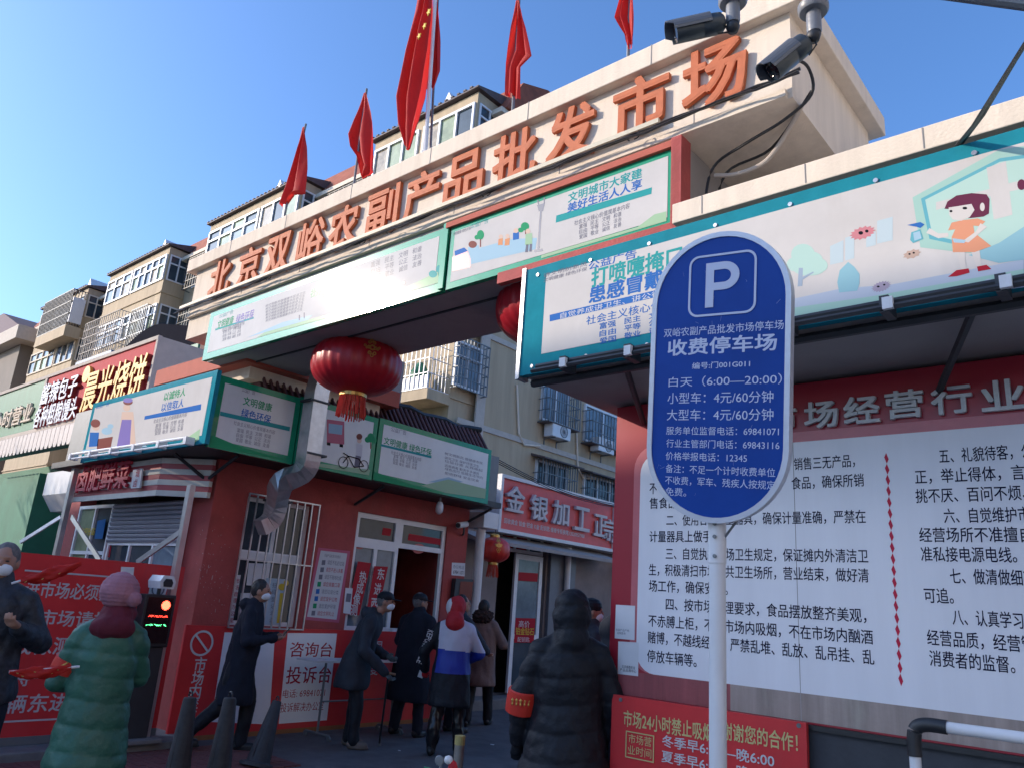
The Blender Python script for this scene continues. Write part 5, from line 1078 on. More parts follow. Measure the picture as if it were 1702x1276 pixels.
# grommets
gm_ = MB()
for i in range(12):
    for z in (zb+.05, zt2-.06): gm_.lathe(RBN.P(xl+.1+i*.42, z), [(.012, 0), (.012, .007)], 8, ax=(0, -1, 0))
gm_.build('screw', M['alu'], t)
er = MB(); er.slab(RBN, xl-.03, xl, zb-.02, zt2+.01, -.09, .01); er.build('edge_trim', M['alu'], t)
lr_ = MB(); p0 = RBN.P(*RBN.ab((905, 599)), .12); lr_.tube([(p0.x, p0.y, zb-.03), (3, p0.y, zb-.03)], .014, 6); lr_.tube([(p0.x, p0.y+.05, zb+.01), (3, p0.y+.05, zb+.01)], .02, 8)
for i in range(9): x = -2.7+i*.45; lr_.box(x-.02, x+.02, 3.48, 3.6, zb-.05, zb+.03)
lrt = thing('light_rail', (-1, 3.5, 3), 'dark tube light rail with white clips under the huge teal banner', 'light rail'); lr_.build('tube', M['dark'], lrt)
for i in range(6): x = -2.68+i*.45; MB().box(x-.022, x+.022, 3.455, 3.478, zb-.045, zb+.01).build('clip', M['whitepaint'], lrt)
# thick cable up to top right
q0, q1 = onY((1590, 243), 3.66), onY((1703, 75), 2.6)
cc = MB(); cc.tube([q0, q0.lerp(q1, .3)+Vector((0, 0, -.02)), q1, q1+(q1-q0)*.3], .009, 6); cc.tube([q0+Vector((.02, 0, 0)), q0.lerp(q1, .4)+Vector((.02, 0, -.01)), q1, q1+(q1-q0)*.3], .007, 6)
tag(cc.build('power_cable', M['black']), 'twisted black power cable rising from the right parapet to the frame corner', 'cable')

# ---------------------------------------------------------------- parking sign
so_ = Vector((-1.0879, 2.2165, 2.3683)); su, sv = Vector((.99333, .08059, -.08249)), Vector((.09171, -.11841, .98872))
PS = Frame(so_, su, sv); w2_, h2_ = .2354, .4735
ps = thing('parking_sign', (so_.x, so_.y+.03, 0), 'tall blue parking fee sign with white P on a white post', 'sign')
def capsule(w_, h_, n=24):
    return [(w_*math.cos(math.pi*i/n), h_-w_+w_*math.sin(math.pi*i/n)) for i in range(n+1)]+[(w_*math.cos(math.pi+math.pi*i/n), -(h_-w_)+w_*math.sin(math.pi+math.pi*i/n)) for i in range(n+1)]
def ring(inner, outer, d0, d1, nm, m_):
    mb = MB(); n = len(inner)
    for i in range(n):
        j = (i+1) % n; b = len(mb.v)
        for d in (d0, d1): mb.v += [tuple(PS.P(*inner[i], d)), tuple(PS.P(*inner[j], d)), tuple(PS.P(*outer[j], d)), tuple(PS.P(*outer[i], d))]
        mb.add([(4, 7, 6, 5), (0, 1, 2, 3), (0, 4, 5, 1), (3, 2, 6, 7)], b)
    return mb.build(nm, m_, ps)
ci, co = capsule(w2_-.017, h2_-.017), capsule(w2_, h2_)
mb = MB(); mb.prism([PS.P(a, b, -.012) for a, b in ci], PS.n*.014); mb.build('blue_face', M['blue'], ps)
fr_ = ring(ci, co, -.03, .006, 'aluminium_rim', mat('rim_aluminium', (.50, .53, .60), .35, .3, var=.05))
mb = MB(); mb.prism([PS.P(a, b, -.031) for a, b in capsule(w2_-.004, h2_-.004)], PS.n*.006); mb.build('back_plate', M['alu'], ps)
sw = M['signtxt']
def stx(s, x0, y0, x1, y1, h, bold=0): a0, b0 = PS.ab((x0, y0)); a1, b1 = PS.ab((x1, y1)); text(PS, s, None, None, None, sw, ps, ab=(a0, (b0+b1)/2, a1, (b0+b1)/2), h=h, off=.004, bold=bold, name='text_line')
# P glyph in a rounded box
a0, b0 = PS.ab((1144, 525)); a1, b1 = PS.ab((1259, 418)); cx_, cy_ = (a0+a1)/2, (b0+b1)/2; hw = (a1-a0)/2; hh = .104
o1 = rounded(cx_-hw, cx_+hw, cy_-hh, cy_+hh, .034); o2 = rounded(cx_-hw+.007, cx_+hw-.007, cy_-hh+.007, cy_+hh-.007, .028)
ring(o2, o1, .003, .0045, 'p_box', sw)
def poly2(pts, nm): MB().prism([PS.P(a, b, .003) for a, b in pts], PS.n*.0015).build(nm, sw, ps)
px0, ph, sw_ = cx_-.055, .075, .028
poly2([(px0, cy_-ph), (px0+sw_, cy_-ph), (px0+sw_, cy_+ph), (px0, cy_+ph)], 'letter_p')
mb = MB(); n = 16; c_y = cy_+ph-.047
for i in range(n):
    t0, t1 = -math.pi/2+math.pi*i/n, -math.pi/2+math.pi*(i+1)/n
    q = [(px0+.062+.024*math.cos(t0), c_y+.0215*math.sin(t0)), (px0+.062+.052*math.cos(t0), c_y+.047*math.sin(t0)), (px0+.062+.052*math.cos(t1), c_y+.047*math.sin(t1)), (px0+.062+.024*math.cos(t1), c_y+.0215*math.sin(t1))]
    mb.prism([PS.P(a, b, .003) for a, b in q], PS.n*.0015)
for s in (1, -1):
    q = [(px0+sw_, c_y+s*.0215), (px0+.062, c_y+s*.0215), (px0+.062, c_y+s*.047), (px0+sw_, c_y+s*.047)]
    if s < 0: q = q[::-1]
    mb.prism([PS.P(a, b, .003) for a, b in q], PS.n*.0015)
mb.build('letter_p', sw, ps)
stx('双峪农副产品批发市场停车场', 1104, 556, 1303, 538, .0285, .006); stx('收费停车场', 1111, 577, 1291, 571, .052, .03); stx('编号:门001G011', 1151, 609, 1247, 604, .021, .015)
stx('白天（6:00—20:00）', 1112, 635, 1300, 630, .032); stx('小型车：4元/60分钟', 1110, 663, 1286, 658, .036); stx('大型车：4元/60分钟', 1109, 691, 1286, 687, .036)
stx('服务单位监督电话：69841071', 1108, 716, 1295, 716, .026); stx('行业主管部门电话：69843116', 1108, 738, 1296, 738, .026); stx('价格举报电话：12345', 1107, 759, 1242, 759, .026)
stx('备注：不足一个计时收费单位', 1107, 780, 1289, 783, .026); stx('不收费，军车、残疾人按规定', 1106, 799, 1289, 804, .026); stx('免费。', 1107, 815, 1141, 819, .026)
scr = MB(); random.seed(31)
for i in range(26):
    a_, b_ = random.uniform(-.2, .2), random.uniform(-.4, .4); an = random.uniform(0, 3.1); l_ = random.uniform(.004, .022); t_ = random.uniform(.0003, .0008); dx, dy = math.cos(an)*l_, math.sin(an)*l_
    scr.poly([PS.P(a_, b_, .0023), PS.P(a_+dx, b_+dy, .0023), PS.P(a_+dx-dy/l_*t_, b_+dy+dx/l_*t_, .0023), PS.P(a_-dy/l_*t_, b_+dx/l_*t_, .0023)])
tag(scr.build('scratches', mat('scratch', (.30, .36, .50), .6), ps), kind='stuff')
pq = PS.P(-.01, -h2_+.03, -.05); post = MB(); post.tube([(pq.x+.005, pq.y, 0), (pq.x+.005, pq.y, pq.z)], .026, 20); post.build('post', M['whitepaint'], ps, smooth=True)
MB().tube([(pq.x+.005, pq.y, 1.78), (pq.x+.005, pq.y, 1.93)], .0285, 20).build('sleeve', M['whitepaint'], ps, smooth=True)
bt = MB()
for z in (1.80, 1.86, 1.90): bt.lathe((pq.x+.012, pq.y-.03, z), [(.006, 0), (.006, .006)], 8, ax=(0, -1, 0))
bt.build('bolt', M['grey'], ps)
MB().tube([(pq.x+.03, pq.y, 1.86), PS.P(.1, -h2_+.06, -.03)], .004, 5).build('stay', M['grey'], ps)

# ---------------------------------------------------------------- near security cameras on an arm
mast = thing('camera_mast', (1.2, 2.2, 0), 'grey mast arm crossing the top right corner carrying the cameras', 'mast')
arm0, arm1 = atD((1120, -75), 2.9), atD((1520, -75), 2.9)
zA = (arm0.z+arm1.z)/2
A_, B_ = Vector((arm0.x-.1, arm0.y, zA)), Vector((1.3, arm0.y+(arm1.y-arm0.y)/(arm1.x-arm0.x)*(1.3-arm0.x), zA))
MB().tube([A_, B_], .04, 12).build('arm', M['grey'], mast, smooth=True); MB().tube([(B_.x, B_.y, 0), (B_.x, B_.y, zA+.2)], .06, 14).build('pole', M['grey'], mast, smooth=True)
q0, q1 = atD((1560, -12), 1.6), atD((1760, 14), 1.6)
tag(MB().tube([q0+(q0-q1)*.1, q1+(q1-q0)*.6], .014, 10).build('lamp_arm', M['grey']), 'dark horizontal tube clipping the top right corner of the view', 'tube')
def bullet(label, mount, joint, tail, nose, D, r):
    m0, j, ta, no = [atD(p, D) for p in (mount, joint, tail, nose)]; m0 = Vector((m0.x, m0.y, m0.z)); no = no+Vector((-.01, -.03, 0))
    o = thing('bullet_camera', j, label, 'security camera', 'bullet cameras on the mast arm')
    MB().tube([m0+Vector((0, 0, .25)), m0], .018, 10).build('drop_pipe', M['grey'], o)
    MB().lathe(m0, [(.055, 0), (.062, .01), (.062, .035), (.035, .05), (.02, .06)], 20).build('mount_plate', mat('cam_grey', (.20, .21, .23), .4), o, smooth=True)
    MB().lathe(m0, [(.028, -.10), (.03, -.09), (.03, 0)], 16).build('neck', mat('cam_grey', (.2, .21, .23)), o, smooth=True)
    MB().lathe(j, [(.0, -.03), (.022, -.025), (.03, 0), (.022, .025), (0, .03)], 14).build('joint', M['dark'], o, smooth='all')
    d = (no-ta).normalized(); L = (no-ta).length
    MB().lathe(ta, [(r*.55, -.01), (r*.85, .005), (r*.9, .03), (r*.9, L*.35), (r*.87, L*.36), (r*.87, L*.40), (r*.9, L*.41), (r*.9, L*.9)], 24, ax=d).build('body', mat('cam_body', (.06, .075, .085), .35, .3, var=.1), o, smooth=True)
    # sun hood: half shell on top projecting past the lens
    up = Vector((0, 0, 1)); s = d.cross(up).normalized(); u_ = s.cross(d); hd = MB(); N = 16; rr = r
    for k in range(N):
        t0, t1 = -.35+(math.pi+.7)*k/N, -.35+(math.pi+.7)*(k+1)/N
        e0 = 1.06-.12*(math.sin(t0) < .2); e1 = 1.06-.12*(math.sin(t1) < .2)
        def pt(t, rad, l): return ta+d*l+s*rad*math.cos(t)+u_*rad*math.sin(t)
        hd.prism([pt(t0, rr, .05), pt(t1, rr, .05), pt(t1, rr, L*e1), pt(t0, rr, L*e0)], (pt((t0+t1)/2, rr*1.07, 0)-pt((t0+t1)/2, rr, 0)))
    hd.build('sun_hood', mat('cam_hood', (.13, .14, .155), .35, .2, var=.1), o)
    MB().lathe(ta+d*L*.9, [(r*.86, 0), (r*.5, .004), (r*.45, .001), (0.001, .001)], 20, ax=d).build('lens', mat('lens', (.008, .008, .012), .05), o)
    MB().tube([ta+d*.03-u_*r, (ta+j)/2-u_*.04, j], .004, 5).build('lead', M['black'], o)
bullet('security camera pointing left, hanging above the letter at the gate beam right end', (1218, 8), (1218, 45), (1200, 38), (1123, 62), 2.9, .052)
bullet('security camera pointing down left, nearer the right frame edge, beside the beam corner', (1352, 22), (1352, 60), (1338, 72), (1285, 128), 2.9, .054)

# ---------------------------------------------------------------- hand rail bottom right
hr = thing('hand_rail', (-.4, 2.5, 0), 'white tube railing with black elbow joint at the bottom right corner', 'railing')
HRp = Plane('Y', 2.5)
e = HRp.at((1537, 1203)); rr = .0150
MB().tube([(e.x-.005+.035, e.y, e.z+.0), (e.x+1.6, e.y, e.z-.0)], rr, 16).build('top_tube', M['whitepaint'], hr, smooth=True)
ec = HRp.at((1523, 1240)); MB().tube([(e.x-.03, e.y, 0), (e.x-.03, e.y, e.z-.04)], rr, 16).build('upright', M['whitepaint'], hr, smooth=True)
MB().tube(smooth_path([(e.x-.03, e.y, e.z-.085), (e.x-.03, e.y, e.z-.045), (e.x-.022, e.y, e.z-.012), (e.x+.006, e.y, e.z), (e.x+.055, e.y, e.z)], 5), rr*1.25, 16).build('elbow', M['black'], hr, smooth=True)
MB().tube([(e.x-.03, e.y, e.z-.13), (e.x+1.6, e.y, e.z-.13)], .009, 10).build('lower_rail', M['whitepaint'], hr, smooth=True)
ba = MB()
# ---------------------------------------------------------------- parking terminal
pt_ = thing('parking_terminal', (-8.12, 4.35, .09), 'dark parking terminal with lit red dot and LED lines beside the rule board', 'parking terminal')
TP = Plane('X', -8.0)
def tbox(p0, p1, z0, z1, d0, d1, nm, m_): a0, a1 = TP.ab(p0)[0], TP.ab(p1)[0]; return MB().slab(TP, min(a0, a1), max(a0, a1), z0, z1, d0, d1).build(nm, m_, pt_, bevel=.008)
hz_ = TP.ab((262, 987))[1]; mz = TP.ab((262, 1075))[1]; a0, a1 = TP.ab((262, 1030))[0]-.165, TP.ab((262, 1030))[0]+.155
MB().slab(TP, a0, a1, mz, hz_, -.16, 0).build('display_head', M['black'], pt_, bevel=.01)
MB().slab(TP, a0+.03, a1-.03, .1, mz, -.15, -.02).build('pedestal', M['dark'], pt_, bevel=.01)
MB().slab(TP, a0-.06, a1+.08, .085, .13, -.2, .08).build('foot', M['kerb'], pt_, bevel=.01)
MB().slab(TP, a0+.03, a1-.03, mz+.04, hz_-.03, .0, .004).build('screen', mat('screen', (.008, .008, .01), .12), pt_)
c = TP.P(*TP.ab((291, 1006)), .006); c.y = a1-.10; ld = MB()
for i in range(-5, 6):
    for j in range(-5, 6):
        if i*i+j*j <= 26: ld.slab(TP, c.y+i*.0085-.0036, c.y+i*.0085+.0036, c.z+j*.0085-.0036, c.z+j*.0085+.0036, .005, .007)
ld.build('red_lamp', mat('red_led', (.6, .02, .01), .4, emit=(1, .06, .03, 5)), pt_)
text(TP, 'P', None, None, None, mat('dim_white_led', (.5, .5, .5), .4, emit=(.9, .95, 1, .5)), pt_, ab=(a0+.055, c.z, a0+.115, c.z), h=.11, off=.006)
for k_, (zz, colr) in enumerate(((.115, (1, .05, .03)), (.20, (.1, 1, .3)))):
    ld = MB(); random.seed(5+k_)
    for i in range(34):
        for j in range(3):
            if random.random() < .36: ld.slab(TP, a0+.05+i*.0063-.0022, a0+.05+i*.0063+.0022, c.z-zz+j*.0063-.0022, c.z-zz+j*.0063+.0022, .005, .007)
    ld.build('led_line', mat('led%d' % k_, colr, .4, emit=colr+(3,)), pt_)
gl = MB()
for i in range(5):
    for j in range(5): gl.slab(TP, c.y-.17+i*.02, c.y-.158+i*.02, mz-.12+j*.018, mz-.112+j*.018, -.02, -.016)
gl.build('speaker_grille', M['grey'], pt_)
ch = thing('plate_camera', (-8.1, a0+.2, hz_), 'white hooded plate camera on top of the parking terminal', 'security camera')
MB().tube([(-8.08, (a0+a1)/2, hz_-.0), (-8.08, (a0+a1)/2, hz_+.06)], .02, 8).build('stem', M['dark'], ch); zc_ = hz_+.06; ym = (a0+a1)/2
q = [(-.07, 0), (.07, 0), (.085, .07), (.05, .13), (-.05, .13), (-.085, .07)]
MB().prism([Vector((-7.92, ym+x, zc_+z)) for x, z in q], Vector((-.26, 0, 0))).build('hood', M['whitepaint'], ch); MB().prism([Vector((-7.915, ym+x*.6, zc_+.02+z*.6)) for x, z in q], Vector((.006, 0, 0))).build('lens_window', M['black'], ch)
# ---------------------------------------------------------------- rubber cones / bollards
def cone(px, py, D, label, lean=(0, 0), base=None):
    top = atD((px, py), D); z = .84
    if base: bb_ = onZ(base, .05); top = atD((px, py), math.hypot(bb_.x, bb_.y)+.12); z = top.z; lean = (top.x-bb_.x, top.y-bb_.y)
    o = thing('rubber_bollard', (top.x-lean[0], top.y-lean[1], 0), label, 'bollard', 'black rubber bollards'); b = Vector((top.x-lean[0], top.y-lean[1], 0)); ax = Vector((lean[0], lean[1], z)).normalized()
    prof = [(.17, 0), (.17, .03), (.112, .045), (.108, .07), (.046, z-.015), (.040, z), (.030, z+.001)]
    MB().lathe(b, prof, 10, ax=ax).build('body', M['cone'], o, smooth=True, bevel=0)
    t_ = b+ax*z; MB().tube([t_+Vector((.024*math.cos(a), 0, .012+.028*math.sin(a))) for a in [math.pi*i/8*1.1-.1 for i in range(9)]], .007, 6).build('ring_handle', M['black'], o)
    rg = MB()
    for k in range(6): a = k*math.pi/3+.3; e1 = ax.cross(Vector((1, 0, 0))).normalized(); e2 = ax.cross(e1); f_ = e1*math.cos(a)+e2*math.sin(a); rg.tube([b+ax*.08+f_*.105, b+ax*(z-.05)+f_*.040], .006, 5)
    rg.build('rib', M['cone'], o)
cone(316, 1160, 6.25, 'leftmost black rubber bollard in the row of three')
cone(382, 1163, 6.3, 'middle black rubber bollard between its two neighbours')
cone(462, 1160, 6.35, 'rightmost black rubber bollard, knocked over at a slant', base=(428, 1264))
# ---------------------------------------------------------------- folding desk with papers
dk = thing('registration_desk', (-7.95, 6.1, 0), 'narrow white registration desk on thin wheeled legs before the complaint board', 'desk')
c0_ = Plane('X', -7.95)
d0_, d1_ = 5.72, 7.3; tz = .845
MB().box(-8.12, -7.72, d0_, d1_, tz, tz+.02).build('top', M['whitepaint'], dk)
for y in (d0_+.28, d1_-.2):
    lg = MB(); lg.tube([(-7.92, y, .06), (-7.92, y, tz)], .014, 8); lg.tube([(-8.15, y, .06), (-7.7, y, .06)], .014, 8)
    for x in (-8.15, -7.7): lg.lathe((x, y, .03), [(.03, -.012), (.03, .012)], 10, ax=(0, 1, 0))
    lg.build('leg', M['grey'], dk)
MB().tube([(-7.92, d0_+.28, .4), (-7.92, d1_-.2, .4)], .01, 6).build('crossbar', M['grey'], dk)
tag(MB().box(-8.02, -7.82, 5.95, 6.25, tz+.021, tz+.027).build('paper_sheet', M['paper']), 'white form lying on the registration desk', 'paper')
tag(MB().box(-8.0, -7.9, 6.3, 6.4, tz+.021, tz+.045).build('phone_box', M['black']), 'small black box on the registration desk', 'box')
# ---------------------------------------------------------------- steel bollard + parked scooter top near the bottom edge
q = onZ((762, 1300), 0); qb = atD((765, 1224), 6.0)
pb = thing('steel_bollard', (qb.x, qb.y, 0), 'slim steel bollard with yellow cap in front of the striped jacket', 'bollard')
MB().tube([(qb.x, qb.y, 0), (qb.x, qb.y, qb.z-.05)], .035, 14).build('post', mat('worn_steel', (.25, .23, .20), .5, .3, var=.3), pb, smooth=True); MB().tube([(qb.x, qb.y, qb.z-.05), (qb.x, qb.y, qb.z+.01)], .037, 14).build('cap', mat('yellow_cap', (.42, .34, .12), .6, var=.3), pb)
sc_ = thing('electric_scooter', (atD((745, 1276), 2.7).x, atD((745, 1276), 2.7).y, 0), 'top of a parked electric scooter with mirrors and green windshield at bottom edge', 'scooter')
ctr = atD((742, 1300), 2.7); side = Vector((RT.x, RT.y, 0)).normalized(); fwd = Vector((FW.x, FW.y, 0)).normalized(); o_ = ctr
def sp(a, b, c): return o_+side*a+fwd*b+Vector((0, 0, c))
MB().prism([sp(-.075, 0, .04), sp(-.02, .0, .032), sp(-.025, 0, -.2), sp(-.09, 0, -.2)], fwd*.012).build('windshield', mat('green_sheet_plastic', (.02, .30, .13), .3), sc_)
MB().prism([sp(-.01, .02, .034), sp(.065, .03, .03), sp(.07, .03, .018), sp(.06, .03, -.2), sp(-.02, .02, -.2)], fwd*.012).build('front_panel', mat('pale_blue_plastic', (.25, .55, .66), .3), sc_)
MB().tube([sp(-.045, -.01, .018), sp(0, -.01, .024), sp(.07, 0, .03), sp(.082, .01, .015)], .006, 8).build('handlebar', M['whitepaint'], sc_, smooth=True)
mi = MB(); mi.lathe(sp(-.028, .0, .062), [(.0, -.005), (.013, -.004), (.016, 0), (.013, .005), (0, .006)], 16, ax=(fwd*1+side*.3)); mi.build('mirror', M['grey'], sc_)
MB().tube([sp(-.02, .0, .02), sp(-.024, .0, .05)], .005, 6).build('mirror_stem', M['grey'], sc_)
MB().lathe(sp(-.002, .06, .055), [(.001, -.014), (.012, -.008), (.015, 0), (.011, .010), (0.001, .014)], 14).build('toy', M['whitepaint'], sc_, smooth='all')
MB().lathe(sp(.014, .06, .036), [(.001, -.02), (.014, -.014), (.016, 0), (.010, .014), (0.001, .02)], 14).build('red_decor', M['hoodred'], sc_, smooth='all')
MB().box(o_.x-.06, o_.x+.06, o_.y-.1, o_.y+.5, .35, .8).build('body', M['black'], sc_, bevel=.04)
for dy in (-.35, .85): MB().lathe(o_+fwd*dy+Vector((0, 0, .25-o_.z)), [(.16, -.05), (.25, -.04), (.25, .04), (.16, .05)], 24, ax=side).build('wheel', M['black'], sc_)
# ================================================================ PEOPLE
def V3(*a): return Vector(a)
def puff(period, amp, wr=.006, seed=0):
    def f(P):
        z = P[:, 2]; return amp*(np.abs(np.sin(math.pi*z/period+.35*np.sin(P[:, 0]*7+seed)+.25*np.sin(P[:, 1]*11+z*5)))**.4-.7)+wr*vnoise(P, 17, seed)+.4*wr*vnoise(P, 41, seed+1)
    return f
def wrink(a=.008, s=12, seed=0):
    def f(P): return a*vnoise(P*np.array([1, 1, .55]), s, seed)+.45*a*vnoise(P*np.array([1, 1, .5]), s*2.7, seed+2)
    return f
JD = dict(hip=.90, wa=1.06, ch=1.26, sh=1.40, nk=1.47, hd=1.575)
def person(label, pos, r, H=1.7, lean=(0, 0), feet=((-.10, 0), (.10, 0)), fz=(0, 0), knees=None, hands=((-.30, .03, .80), (.30, .03, .80)), elbows=((-.29, -.04, 1.10), (.29, -.04, 1.10)), head=(0, 0), hturn=0, coat=None, trousers=None, shoes=None, build=1.0, fine=False, extra=None, coatlen=.55, flare=1.0, hoodup=None, hooddown=None, hair=None, hat=None, mask=False, disp=None, gloves=None, paint=None, vis_hands=(True, True), tdisp=None, sleeve=1.0):
    o = thing('person', (pos[0], pos[1], 0), label, 'person'); s = H/1.7
    def up(z, x=0, y=0): k = max(0, (z-.9))/.7; return Vector((x+lean[0]*k, y+lean[1]*k, z))*s
    hipz = .90; sh = [up(1.35, -.160*build, 0), up(1.35, .160*build, 0)]
    el = [Vector(e)*s for e in elbows]; ha = [Vector(h)*s for h in hands]
    hc = up(1.585)+Vector((head[0], head[1], 0))*s; hp = [V3(-.09, 0, hipz)*s, V3(.09, 0, hipz)*s]
    an = [V3(feet[i][0], feet[i][1], .085+fz[i])*s for i in range(2)]
    kn = [(Vector(knees[i])*s if knees else (hp[i]+an[i])/2+V3(0, .035, .02)) for i in range(2)]
    rt = Matrix.Rotation(hturn, 3, 'Z')
    # body: one continuous skin surface with head, face, neck, torso, limbs and fingers
    P_ = [('e', hc, (.076*s, .093*s, .112*s), rt), ('e', hc+rt@V3(0, .03, -.05)*s, (.058*s, .070*s, .066*s), rt), ('c', up(1.40), .062*s, hc-V3(0, .015, .05)*s, .055*s),
          ('e', hc+rt@V3(0, .098, -.012)*s, (.013*s, .018*s, .022*s), rt), ('e', hc+rt@V3(-.078, -.005, -.01)*s, (.012*s, .022*s, .032*s), rt), ('e', hc+rt@V3(.078, -.005, -.01)*s, (.012*s, .022*s, .032*s), rt),
          ('e', hc+rt@V3(0, .083, .028)*s, (.05*s, .014*s, .012*s), rt), ('c', up(1.33), .10*s, up(.98), .12*s), ('c', sh[0], .055*s, sh[1], .055*s)]
    for i in range(2):
        P_ += [('c', sh[i], .050*s, el[i], .040*s), ('c', el[i], .040*s, ha[i], .027*s), ('c', hp[i], .085*s, kn[i], .055*s), ('c', kn[i], .055*s, an[i], .038*s)]
        # hand: palm, four fingers, thumb
        d = (ha[i]-el[i]).normalized(); side = d.cross(V3(0, 1, 0) if abs(d.y) < .8 else V3(0, 0, 1)).normalized(); nn = side.cross(d); pc = ha[i]+d*.055*s
        P_ += [('c', ha[i]+d*.015*s, .024*s, pc+d*.015*s, .027*s), ('c', ha[i]+d*.02*s+side*.012*s, .02*s, pc+side*.022*s+d*.02*s, .018*s), ('c', ha[i]+d*.02*s-side*.012*s, .02*s, pc-side*.022*s+d*.02*s, .018*s)]
        for k in range(4):
            b = pc+d*.03*s+side*(.027-.018*k)*s; L = (.034, .040, .038, .028)[k]*s; m1 = b+d*L*.9+nn*.012*s; P_ += [('c', b, .0095*s, m1, .009*s), ('c', m1, .009*s, m1+d*L*.3+nn*L*.75, .0075*s)]
        tb = ha[i]+d*.03*s+side*.03*s; P_ += [('c', tb, .012*s, tb+side*.022*s+d*.03*s+nn*.01*s, .010*s), ('c', tb+side*.022*s+d*.03*s+nn*.01*s, .010*s, tb+side*.018*s+d*.052*s+nn*.024*s, .008*s)]
    hs = hc
    if fine: pass
    gm_ = [M['skin'], gloves or M['skin']]
    hz_ = [ha[0], ha[1]]
    blob('body', P_, gm_, o, r, vox=.0075, smooth=3, paint=(lambda c: 1 if min((Vector(c)-hz_[0]).length, (Vector(c)-hz_[1]).length) < .15*s else 0) if gloves else None)
    # eyes
    for sx in (-.031, .031):
        e = hc+rt@V3(sx, .083, .005)*s; blob('eye', [('e', e, (.013*s, .008*s, .006*s), rt)], M['black'], o, r, vox=.003, smooth=0)
    # coat
    if coat:
        bz = 1-coatlen; zl = hipz+.12-coatlen*1.0 if False else None
        hem = 1.02-coatlen; b_ = build; rings = []
        for z, rx, ry, dy in ((hem, .215*flare, .165*flare, -.01), (hem+.05, .22*flare, .17*flare, -.01), ((hem+1.0)/2, .205*(1+flare)/2, .155*(1+flare)/2, -.005), (.98, .195, .145, 0), (1.10, .19, .14, 0), (1.22, .195, .145, 0), (1.31, .185, .132, 0), (1.38, .145, .112, -.005), (1.43, .10, .09, -.005), (1.47, .075, .075, 0)):
            c = up(z); rings.append((c.x, c.y+dy*s, c.z, rx*b_*s, ry*b_*s))
        C_ = [('l', rings)]; q = sleeve
        for i in range(2): w_ = ha[i]+(el[i]-ha[i]).normalized()*.0*s; C_ += [('c', up(1.42, (-.05, .05)[i]), .062*s, sh[i], .070*b_*s), ('c', sh[i]+V3(0, 0, -.015)*s, .074*b_*s*q, el[i], .064*b_*s*q), ('c', el[i], .068*b_*s*q, ha[i]+(el[i]-ha[i]).normalized()*.01*s, .047*b_*s*q)]
        if hoodup: C_ += [('e', hc+rt@V3(0, -.025, .012)*s, (.125*s, .125*s, .150*s), rt), ('c', up(1.42)-V3(0, .03, 0)*s, .12*s, hc-V3(0, .03, .06)*s, .105*s)]
        if hooddown: C_ += [('e', up(1.445)+V3(0, -.10, 0)*s, (.125*s, .075*s, .07*s), Matrix.Identity(3)), ('c', up(1.43)+V3(-.07, -.02, .02)*s, .06*s, up(1.43)+V3(.07, -.02, .02)*s, .06*s)]
        elif not hoodup: C_ += [('c', up(1.44), .085*s, up(1.485), .078*s)]
        blob('coat', C_, coat, o, r, vox=.0115, smooth=7, disp=disp or wrink(.010, 11, H*3), paint=paint)
    if trousers:
        T_ = [('e', V3(0, 0, .93)*s, (.165*s, .13*s, .14*s))]
        for i in range(2): T_ += [('c', hp[i], .105*s, kn[i], .078*s), ('c', kn[i], .078*s, an[i]+V3(0, 0, .0)*s, .066*s)]
        blob('trousers', T_, trousers, o, r, vox=.0115, smooth=4, disp=tdisp or wrink(.009, 15, H*7))
    for i in range(2):
        f = V3(feet[i][0], feet[i][1], fz[i])*s; d_ = V3(.03*(1 if i else -1), 1, 0).normalized()
        blob('shoe', [('c', f+V3(0, -.03, .05)*s, .047*s, f+d_*.13*s+V3(0, 0, .042)*s, .040*s), ('c', f+V3(0, -.035, .04)*s, .04*s, f+V3(0, 0, .09)*s, .045*s), ('e', f+d_*.06*s+V3(0, 0, .018)*s, (.046*s, .13*s, .018*s))], shoes or M['shoe'], o, r, vox=.009, smooth=3)
    if hair: blob('hair', [('e', hc+rt@V3(0, -.018, .022)*s, (.085*s, .094*s, .108*s), rt)], hair, o, r, vox=.008, smooth=2, disp=wrink(.003, 60))
    if mask: blob('face_mask', [('e', hc+rt@V3(0, .045, -.047)*s, (.066*s, .064*s, .052*s), rt), ('c', hc+rt@V3(-.075, .0, -.02)*s, .006*s, hc+rt@V3(0, .10, -.035)*s, .012*s), ('c', hc+rt@V3(.075, .0, -.02)*s, .006*s, hc+rt@V3(0, .10, -.035)*s, .012*s)], M['mask'], o, r, vox=.006, smooth=2)
    if hat == 'cap': blob('cap', [('e', hc+rt@V3(0, -.01, .052)*s, (.09*s, .104*s, .072*s), rt), ('e', hc+rt@V3(0, .115, .030)*s, (.068*s, .075*s, .008*s), rt@Matrix.Rotation(-.12, 3, 'X'))], M['coal'], o, r, vox=.007, smooth=1)
    elif hat == 'knit': blob('knit_hat', [('e', hc+rt@V3(0, -.02, .045)*s, (.118*s, .128*s, .118*s), rt), ('e', hc+V3(.09, -.10, .0)*s, (.045*s, .045*s, .045*s))], M['pinkknit'], o, r, vox=.008, smooth=2, disp=lambda P: .004*np.abs(np.sin(P[:, 2]*150))+.003*vnoise(P, 40))
    elif hat == 'beanie': blob('beanie', [('e', hc+rt@V3(0, -.01, .05)*s, (.095*s, .105*s, .085*s), rt)], M['coal'], o, r, vox=.008, smooth=2, disp=lambda P: .002*np.sin(P[:, 2]*200))
    if extra: extra(o, s, r, hc, sh, el, ha, rt)
    return o
